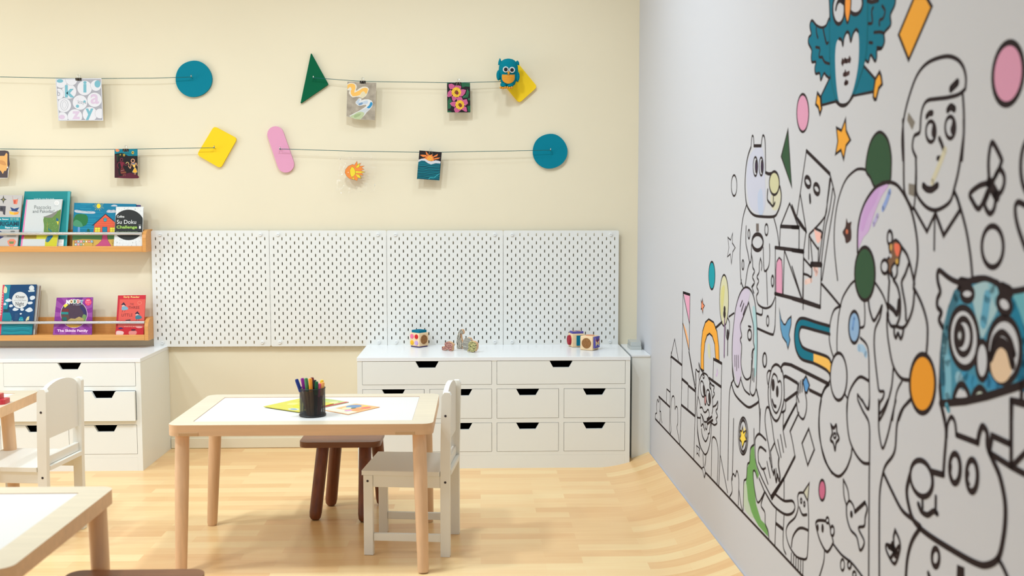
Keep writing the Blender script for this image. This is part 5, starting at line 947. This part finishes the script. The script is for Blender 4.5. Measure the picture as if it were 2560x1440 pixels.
# ------------------------------------------------------------------ small white chairs
wch = mat('white_chair_paint', (240, 236, 224), .4, .4)
bolt = mat('dark_bolt', (38, 22, 30), .5)
def chair(label, x, y, rz):
    t = thing('childs_chair', label, 'chair', (x, y, 0), rz, 'small white wooden chairs')
    hy = .138
    for sy in (-1, 1):
        ya, yb = (sy * hy, sy * (hy - .022)); y0_, y1_ = min(ya, yb), max(ya, yb)
        MB().box(-.147, -.115, y0_, y1_, .0005, .277, wch).build('leg', t, bevel=.002)
        pts = [(.115, y0_, .0005), (.147, y0_, .0005), (.147, y0_, .26), (.150, y0_, .40), (.153, y0_, .552), (.147, y0_, .562), (.130, y0_, .562), (.121, y0_, .548), (.117, y0_, .40), (.115, y0_, .26)]
        MB().prism(pts, (0, y1_ - y0_, 0), wch).build('leg', t, bevel=.002)
        MB().box(-.1145, .1145, y0_ + .003, y1_ - .003, .236, .277, wch).build('seat_rail', t, bevel=.0015)
        MB().box(-.1145, .1145, y0_ + .004, y1_ - .004, .050, .076, wch).build('stretcher', t, bevel=.0015)
    m = MB(); m.prism([(-.152, -.142, .278), (.1135, -.142, .278), (.1135, -.1155, .278), (.150, -.1155, .278), (.150, .1155, .278), (.1135, .1155, .278), (.1135, .142, .278), (-.152, .142, .278)], (0, 0, .015), wch); m.build('seat', t, bevel=.003)
    pts = [(.122, -.1155, .385), (.122, .1155, .385), (.122, .1155, .545)] + [(.122, .1155 * math.cos(a), .545 + .032 * math.sin(a) ** 1.3) for a in [math.radians(12 * k) for k in range(1, 15)]] + [(.122, -.1155, .545)]
    MB().prism(pts, (.016, 0, 0), wch).build('backrest', t, bevel=.002)
    MB().box(.122, .138, -.1155, .1155, .294, .325, wch).build('back_rail', t, bevel=.002)
    MB().box(-.14, -.124, -.1155, .1155, .236, .277, wch).build('front_rail', t, bevel=.0015)
    for bx, bz in ((-.132, .257), (.132, .257), (.134, .483)):
        for sy in (-1, 1):
            MB().cone((bx, sy * (hy + .0004), bz), (bx, sy * (hy - .004), bz), .0042, .0042, bolt, 14).build('bolt', t, smooth=1)
    return t
c1 = chair('small white chair pushed in at the right side of the middle table', -.236, 3.722, math.radians(-6))
dup(c1, (-1.612, 3.822, 0), 'small white chair at the far left table, seen from behind')

# ------------------------------------------------------------------ dark stools
walnut = mat('dark_stained_wood', (122, 76, 46), .38, .45, noise=(6, .22, (1, 10, 10)))
walnut_l = mat('dark_stained_leg', (118, 64, 34), .35, .45, noise=(6, .25, (10, 10, 1)))
def stool(label, x, y, legs, w=.305, d=.235, h=.297):
    t = thing('wooden_stool', label, 'stool', (x, y, 0), 0, 'low dark wooden stools')
    MB().prism(rrect(-w / 2, w / 2, -d / 2, d / 2, .035, h - .021, 7), (0, 0, .021), walnut).build('seat', t, smooth=50, bevel=.003)
    for (a, b), (c, e_) in legs:
        m = MB(); A0 = Vector((a, b, h - .0215)); B0 = Vector((c, e_, .001)); d_ = B0 - A0
        m.spine([A0, A0 + d_ * .9, A0 + d_ * .965, A0 + d_ * .99, B0], [.024, .0235, .021, .016, .012], walnut_l, 24); m.build('leg', t, smooth=60)
    return t
sx, sy = -.531, 4.135
stool('dark brown wooden stool standing behind the middle table', sx, sy, [((-.07, -.045), (-.095, -.118)), ((.09, -.045), (.094, -.15)), ((-.035, .07), (-.062, .078)), ((.125, .055), (.14, .09))])
stool('dark brown wooden stool in the foreground, only its seat in view', -.836, 2.49, [((-.1, -.07), (-.13, -.1)), ((.1, -.07), (.13, -.1)), ((-.1, .07), (-.13, .09)), ((.1, .07), (.13, .09))], w=.33, d=.245)

# ------------------------------------------------------------------ pens, pen holder, booklets
TZ = .4808
cx, cy, cr, ch = -.564, 3.606, .0425, .094
t = thing('pen_holder', 'black metal mesh pen holder full of felt pens on the middle table', 'pen holder', (cx, cy, TZ))
km = mat('black_mesh_metal', (20, 20, 22), .4, .5)
m = MB(); m.cone((0, 0, .0004), (0, 0, .003), cr - .001, cr - .001, km, 40); m.build('base', t)
m = MB(); m.tube([(cr * math.cos(a), cr * math.sin(a), ch) for a in [2 * math.pi * q / 40 for q in range(40)]], .0017, km, 8, True); m.build('top_ring', t, smooth=1)
m = MB(); m.tube([(cr * math.cos(a), cr * math.sin(a), .004) for a in [2 * math.pi * q / 40 for q in range(40)]], .003, km, 8, True); m.build('bottom_ring', t, smooth=1)
m = MB(); N = 56; R_ = 30
for sgn in (1, -1):                              # woven diamond mesh of flat wires
    for q in range(N):
        pr = []
        for j in range(R_ + 1):
            a = 2 * math.pi * q / N + sgn * j * 2 * math.pi / N * .9; zz = .004 + (ch - .004) * j / R_; hw = .52 * 2 * math.pi / N * .47
            pr += [(cr * math.cos(a - hw), cr * math.sin(a - hw), zz), (cr * math.cos(a + hw), cr * math.sin(a + hw), zz)]
        m.add(pr, [(2 * j, 2 * j + 1, 2 * j + 3, 2 * j + 2) for j in range(R_)], km)
m.build('mesh_wall', t, fixn=False)
barrel = (196, 148, 92)
pens = [  # colour, top pixel (x,y) in zoom (640,920,7.53), base dx, dy, name, barrel colour
    ((0, 40, 120), (760, 210), -.012, -.012, 'dark blue felt pen leaning left in the pen holder', barrel),
    ((148, 30, 140), (868, 190), -.014, .004, 'purple felt pen in the pen holder', barrel),
    ((62, 132, 78), (940, 190), -.006, -.018, 'mid green felt pen in front in the pen holder', barrel),
    ((248, 158, 40), (1020, 195), .002, -.02, 'orange felt pen in front in the pen holder', barrel),
    ((120, 24, 24), (1055, 178), .004, .012, 'dark red felt pen behind the orange one', barrel),
    ((12, 12, 14), (1105, 225), .01, .006, 'black felt pen in the pen holder', (20, 20, 20)),
    ((0, 98, 52), (1140, 255), .012, -.014, 'dark green felt pen right of the orange one', (20, 20, 20)),
    ((238, 90, 140), (1195, 290), .017, -.004, 'pink felt pen at the right in the pen holder', (150, 40, 44)),
    ((250, 202, 40), (1245, 225), .018, .010, 'yellow felt pen leaning right in the pen holder', (150, 40, 44)),
    ((246, 170, 90), (1262, 270), .024, -.002, 'pale orange felt pen at the right rim', (150, 40, 44))]
for c_, (u, v), dx, dy, lb, bc in pens:
    top = atY(640 + u / 7.53, 920 + v / 7.53, cy + dy * 1.2); b0 = Vector((cx + dx * .9, cy + dy, TZ + .0035))
    d_ = (top - b0); Lp = d_.length; d_.normalize()
    pt = thing('felt_pen', lb, 'pen', tuple(b0), 0, 'felt pens in the mesh holder')
    cap = mat('pen_cap', c_, .3, .5); bm_ = mat('pen_barrel', bc, .4, .4)
    m = MB(); m.spine([b0, b0 + d_ * (Lp - .045)], [.0054, .0054], bm_, 14); m.build('barrel', pt, local=False, smooth=50)
    m = MB(); m.spine([b0 + d_ * (Lp - .0449), b0 + d_ * (Lp - .004), b0 + d_ * Lp], [.0062, .0062, .0046], cap, 14); m.build('cap', pt, local=False, smooth=50)
def booklet(label, quad, z0, th, colr, art, name='booklet'):
    P = [Vector((x, y, z0)) for x, y in quad]; m = MB(); m.prism(P, (0, 0, th), mat('cover', colr, .35, .5))
    a = Art(m, (0, 0, z0 + th), (0, 0, 1), .00006); a.U = Vector((1, 0, 0)); a.V = Vector((0, 1, 0)); a.w = lambda p: p
    def bl(u, v): return (P[0].x * (1 - u) * (1 - v) + P[1].x * u * (1 - v) + P[2].x * u * v + P[3].x * (1 - u) * v, P[0].y * (1 - u) * (1 - v) + P[1].y * u * (1 - v) + P[2].y * u * v + P[3].y * (1 - u) * v)
    art(a, bl)
    return tag(m.build(name, fixn=False), label, 'booklet', 'thin booklets on the middle table')
def qd(a, bl, u0, u1, v0, v1, c_): a.poly([bl(u0, v0), bl(u1, v0), bl(u1, v1), bl(u0, v1)], I(c_))
def blob(a, bl, u, v, r, c_, r2=None): a.poly([bl(u + r * math.cos(t), v + (r2 or r) * math.sin(t)) for t in [math.pi * k / 8 for k in range(16)]], I(c_))
def art_b2(a, bl):
    qd(a, bl, 0, 1, .9, 1, (196, 60, 84)); qd(a, bl, .05, .95, .05, .3, (168, 190, 100)); blob(a, bl, .3, .55, .16, (226, 200, 170)); blob(a, bl, .6, .45, .14, (120, 170, 120)); blob(a, bl, .8, .7, .1, (236, 222, 150)); blob(a, bl, .45, .75, .1, (230, 150, 120))
def art_b1(a, bl):
    blob(a, bl, .12, .72, .09, (196, 200, 170), .13); blob(a, bl, .12, .72, .05, (120, 150, 180), .08); blob(a, bl, .4, .6, .14, (206, 198, 50)); blob(a, bl, .5, .3, .12, (222, 216, 120), .1); blob(a, bl, .7, .65, .14, (210, 200, 60)); blob(a, bl, .8, .3, .1, (200, 190, 60))
def art_b3(a, bl):
    qd(a, bl, 0, 1, 0, .08, (214, 200, 160)); qd(a, bl, .02, .3, .02, .98, (222, 216, 190)); blob(a, bl, .72, .3, .2, (112, 138, 168), .22); blob(a, bl, .45, .35, .13, (208, 214, 170)); blob(a, bl, .5, .7, .17, (232, 150, 100)); blob(a, bl, .75, .75, .13, (226, 120, 100)); blob(a, bl, .3, .6, .1, (210, 150, 180)); blob(a, bl, .9, .55, .07, (240, 200, 90)); blob(a, bl, .55, .5, .07, (90, 110, 90))
booklet('green and white booklet with a crimson edge under the yellow one', [(-.70, 3.772), (-.567, 3.915), (-.471, 3.839), (-.585, 3.69)][0:4], TZ, .002, (180, 192, 110), art_b2)
booklet('yellow booklet lying left behind the pen holder', [(-.757, 3.752), (-.655, 3.905), (-.52, 3.80), (-.615, 3.648)], TZ + .0026, .002, (206, 196, 52), art_b1)
booklet('small orange booklet lying right of the pen holder', [(-.536, 3.69), (-.447, 3.812), (-.352, 3.744), (-.446, 3.612)], TZ, .0018, (240, 170, 104), art_b3)
# red toy pieces on the far left table
rm = mat('red_toy_plastic', (196, 34, 52), .3, .5, coat=.3)
q = atZ(0, 1011, .482); t = thing('toy_block', 'red plastic toy piece on the far left table at the frame edge', 'toy', (q.x - .02, q.y + .02, .4825))
m = MB(); m.prism(rrect(-.07, .038, -.03, .03, .012, 0), (0, 0, .016), rm); m.build('base', t, smooth=50, bevel=.002)
m = MB(); m.prism(rrect(-.06, .016, -.012, .028, .006, .0162), (0, 0, .017), rm); m.build('raised_block', t, smooth=50, bevel=.002)
m = MB(); m.cone((.004, -.0125, .024), (.004, -.006, .024), .006, .006, mat('toy_dark', (70, 10, 20)), 14); m.build('hole', t)

# ------------------------------------------------------------------ textured wooden cubes
CZ = .5066; beech = mat('beech_wood', (238, 206, 162), .5, .35, noise=(6, .05, (1, 1, 12)))
def cube(label, x, y, rz, s, parts):
    t = thing('sensory_cube', label, 'toy', (x, y, CZ), rz, 'wooden sensory cubes'); z0 = parts.get('lift', 0); h = s / 2
    MB().box(-h, h, -h, h, z0, z0 + s, beech).build('block', t, bevel=.004); c = z0 + h
    def onf(face, u, v):                         # point on a face: 'l' faces the camera's left, 'r' its right
        return {'f': Vector((u, -h, c + v)), 'r': Vector((h, u, c + v)), 't': Vector((u, v, z0 + s)), 'l': Vector((-h, -u, c + v)), 'b': Vector((u, v, z0))}[face]
    nrm = {'f': Vector((0, -1, 0)), 'r': Vector((1, 0, 0)), 't': Vector((0, 0, 1)), 'l': Vector((-1, 0, 0)), 'b': Vector((0, 0, -1))}
    for nm, face, u, v, r, d, m_, kind in parts['items']:
        mb = MB(); p = onf(face, u, v); n = nrm[face]
        if kind == 'disc': mb.cone(p - n * .0004, p + n * d, r, r * .94, m_, 28)
        elif kind == 'button': mb.cone(p - n * .0004, p + n * d, r, r * .9, m_, 24); mb.cone(p + n * d, p + n * (d + .001), r * .45, r * .4, mat('button_shade', (150, 60, 60), .6) if 0 else m_, 16)
        else:
            w_, h_ = r
            a_ = {'f': Vector((1, 0, 0)), 'r': Vector((0, 1, 0)), 't': Vector((1, 0, 0)), 'l': Vector((0, 1, 0)), 'b': Vector((1, 0, 0))}[face]; b_ = {'t': Vector((0, 1, 0)), 'b': Vector((0, 1, 0))}.get(face, Vector((0, 0, 1)))
            q0 = p - n * .0004; mb.prism([q0 + a_ * sx_ * w_ + b_ * sy_ * h_ for sx_, sy_ in ((-1, -1), (1, -1), (1, 1), (-1, 1))], n * (d + .0004), m_)
            if kind == 'butterfly':
                aa = Art(mb, p + n * d, n, .0004); aa.U = a_; aa.V = b_; aa.w = lambda p_: p_
                k_ = w_ * .95
                aa.poly([(0, .0), (-.9 * k_, .9 * k_), (-.85 * k_, .3 * k_), (-.7 * k_, -.8 * k_), (0, -.35 * k_), (.7 * k_, -.8 * k_), (.85 * k_, .3 * k_), (.9 * k_, .9 * k_)], I((235, 228, 220))); 
                for s_ in (-1, 1):
                    aa.poly([(0, 0), (s_ * .78 * k_, .78 * k_), (s_ * .74 * k_, .25 * k_)], I((178, 30, 52))); aa.poly([(0, -.05 * k_), (s_ * .7 * k_, .05 * k_), (s_ * .6 * k_, -.65 * k_)], I((240, 190, 110)))
                aa.poly([(-.1 * k_, .5 * k_), (.1 * k_, .5 * k_), (.05 * k_, -.7 * k_)], I((40, 20, 24)))
        mb.build(nm, t, smooth=40 if kind in ('disc', 'button') else 0, fixn=kind != 'butterfly')
    return t
cork = mat('cork_disc', (150, 104, 62), .9, .2, noise=(220, .35), bump=('noise', 500, .6))
bt = lambda *c: mat('felt_button', c, .8, .2)
tf = mat('teal_felt', (0, 110, 136), .85, .2)
cube('wooden cube with four coloured buttons and a teal pad on top', -.293, 5.156, math.radians(-42), .064, {'lift': .005, 'items': [
    ('button', 'f', -.016, .0145, .0115, .003, bt(236, 120, 152), 'button'), ('button', 'f', .014, .0145, .0115, .003, bt(204, 40, 44), 'button'), ('button', 'f', -.016, -.0155, .0115, .003, bt(238, 184, 50), 'button'), ('button', 'f', .014, -.0155, .0115, .003, bt(196, 166, 212), 'button'),
    ('cork_circle', 'r', 0, .0, .0225, .003, cork, 'disc'), ('top_pad', 't', 0, 0, (.025, .025), .012, tf, 'pad'), ('bottom_pad', 'b', 0, 0, (.028, .028), .0045, mat('violet_felt', (70, 50, 110), .8), 'pad')]})
cube('wooden cube with a cork circle and a butterfly in front of the other cube', .513, 5.030, math.radians(-32), .066, {'lift': 0, 'items': [
    ('cork_circle', 'f', 0, 0, .0245, .003, cork, 'disc'), ('butterfly_pad', 'r', 0, .004, (.026, .026), .008, mat('violet_blue_felt', (88, 80, 160), .8), 'butterfly'), ('top_ring', 't', .0, .005, .022, .002, mat('rust_felt', (214, 150, 110), .8), 'disc')]})
cube('wooden cube with teal and red pads behind the butterfly cube', .462, 5.142, math.radians(12), .064, {'lift': 0, 'items': [
    ('teal_pad', 'f', .006, 0, (.016, .024), .006, tf, 'pad'), ('red_dome', 'l', 0, 0, .024, .010, mat('crimson_felt', (160, 18, 40), .8), 'disc'), ('top_pad', 't', 0, 0, (.028, .022), .010, mat('violet_blue_felt', (88, 80, 160), .8), 'butterfly')]})

# ------------------------------------------------------------------ carved printing-block animals
def carved(rgb, dark, sc=60, kind='BANDS', dist=6):
    m = bpy.data.materials.new('carved_wood'); m.use_nodes = True; nt = m.node_tree; b = nt.nodes['Principled BSDF']
    tc = nt.nodes.new('ShaderNodeTexCoord'); wv = nt.nodes.new('ShaderNodeTexWave'); wv.wave_type = kind; wv.inputs['Scale'].default_value = sc; wv.inputs['Distortion'].default_value = dist; wv.inputs['Detail'].default_value = 1; wv.inputs['Detail Scale'].default_value = 1.5
    rp = nt.nodes.new('ShaderNodeValToRGB'); rp.color_ramp.elements[0].position = .38; rp.color_ramp.elements[1].position = .48
    rp.color_ramp.elements[0].color = tuple(lin(v) for v in dark) + (1,); rp.color_ramp.elements[1].color = tuple(lin(v) for v in rgb) + (1,)
    nt.links.new(tc.outputs['Object'], wv.inputs[0]); nt.links.new(wv.outputs[0], rp.inputs[0]); nt.links.new(rp.outputs[0], b.inputs['Base Color']); b.inputs['Roughness'].default_value = .7
    bp = nt.nodes.new('ShaderNodeBump'); bp.inputs['Strength'].default_value = .8; bp.inputs['Distance'].default_value = .002; nt.links.new(wv.outputs[0], bp.inputs['Height']); nt.links.new(bp.outputs[0], b.inputs['Normal'])
    return m
rawwood = mat('raw_wood', (222, 176, 132), .6, .3)
def block_animal(label, px, py, Y, outline, zoom, face, depth, rz):
    c = atZ(px, py, CZ); t = thing('carved_animal', label, 'toy', (c.x, c.y, CZ), rz, 'carved wooden animal blocks'); k_ = c.y / (FPX * zoom[2])
    pts = [((zoom[0] + u / zoom[2] - px) * zoom[2] * k_, 0, (py - (zoom[1] + v / zoom[2])) * zoom[2] * k_) for u, v in outline]
    mz = min(p[2] for p in pts); pts = [(p[0], p[1], p[2] - mz + .0002) for p in pts]
    m = MB(); q = [Vector(p) for p in pts]; n = len(q)
    m.add(q, MB.tri(q), face); m.build('carved_face', t)
    m = MB(); m.prism([p + Vector((0, .0002, 0)) for p in q], (0, depth, 0), rawwood); m.build('block', t, bevel=.0008)
    return t
Z9 = (980, 800, 9.846)
block_animal('reddish carved elephant-shaped block left of the giraffe block', 1118, 877, 5, [(1205, 665), (1230, 660), (1270, 690), (1290, 640), (1280, 590), (1310, 545), (1370, 528), (1440, 545), (1500, 580), (1520, 610), (1495, 660), (1500, 720), (1480, 760), (1420, 760), (1395, 735), (1360, 720), (1320, 750), (1230, 755), (1205, 735)], Z9, carved((214, 158, 140), (120, 56, 50), 70, 'RINGS', 9), .02, math.radians(-28))
block_animal('tall black and white striped giraffe block', 1147, 872, 5, [(1585, 700), (1578, 600), (1583, 470), (1610, 370), (1640, 290), (1665, 235), (1700, 222), (1740, 232), (1765, 290), (1750, 345), (1720, 340), (1700, 310), (1688, 370), (1700, 450), (1730, 520), (1740, 560), (1735, 640), (1720, 705), (1690, 708), (1680, 670), (1660, 708), (1625, 706), (1618, 680), (1605, 708)], Z9, carved((224, 216, 196), (40, 38, 36), 45, 'BANDS', 5), .02, math.radians(-24))
block_animal('black and white spiral-patterned snail block between the other carvings', 1163, 875, 5, [(1740, 700), (1725, 600), (1745, 530), (1790, 460), (1860, 432), (1930, 445), (1965, 500), (1975, 560), (1975, 650), (1940, 720), (1860, 745), (1770, 742)], Z9, carved((224, 218, 200), (44, 44, 40), 48, 'RINGS', 2), .02, math.radians(-20))
block_animal('yellowish carved tortoise block at the right of the animal group', 1180, 881, 5, [(1830, 785), (1870, 700), (1860, 600), (1890, 545), (1950, 515), (2020, 525), (2085, 560), (2098, 620), (2090, 700), (2050, 770), (1985, 798), (1940, 790), (1900, 760), (1850, 790)], Z9, carved((220, 210, 140), (70, 66, 30), 55, 'RINGS', 8), .02, math.radians(-28))
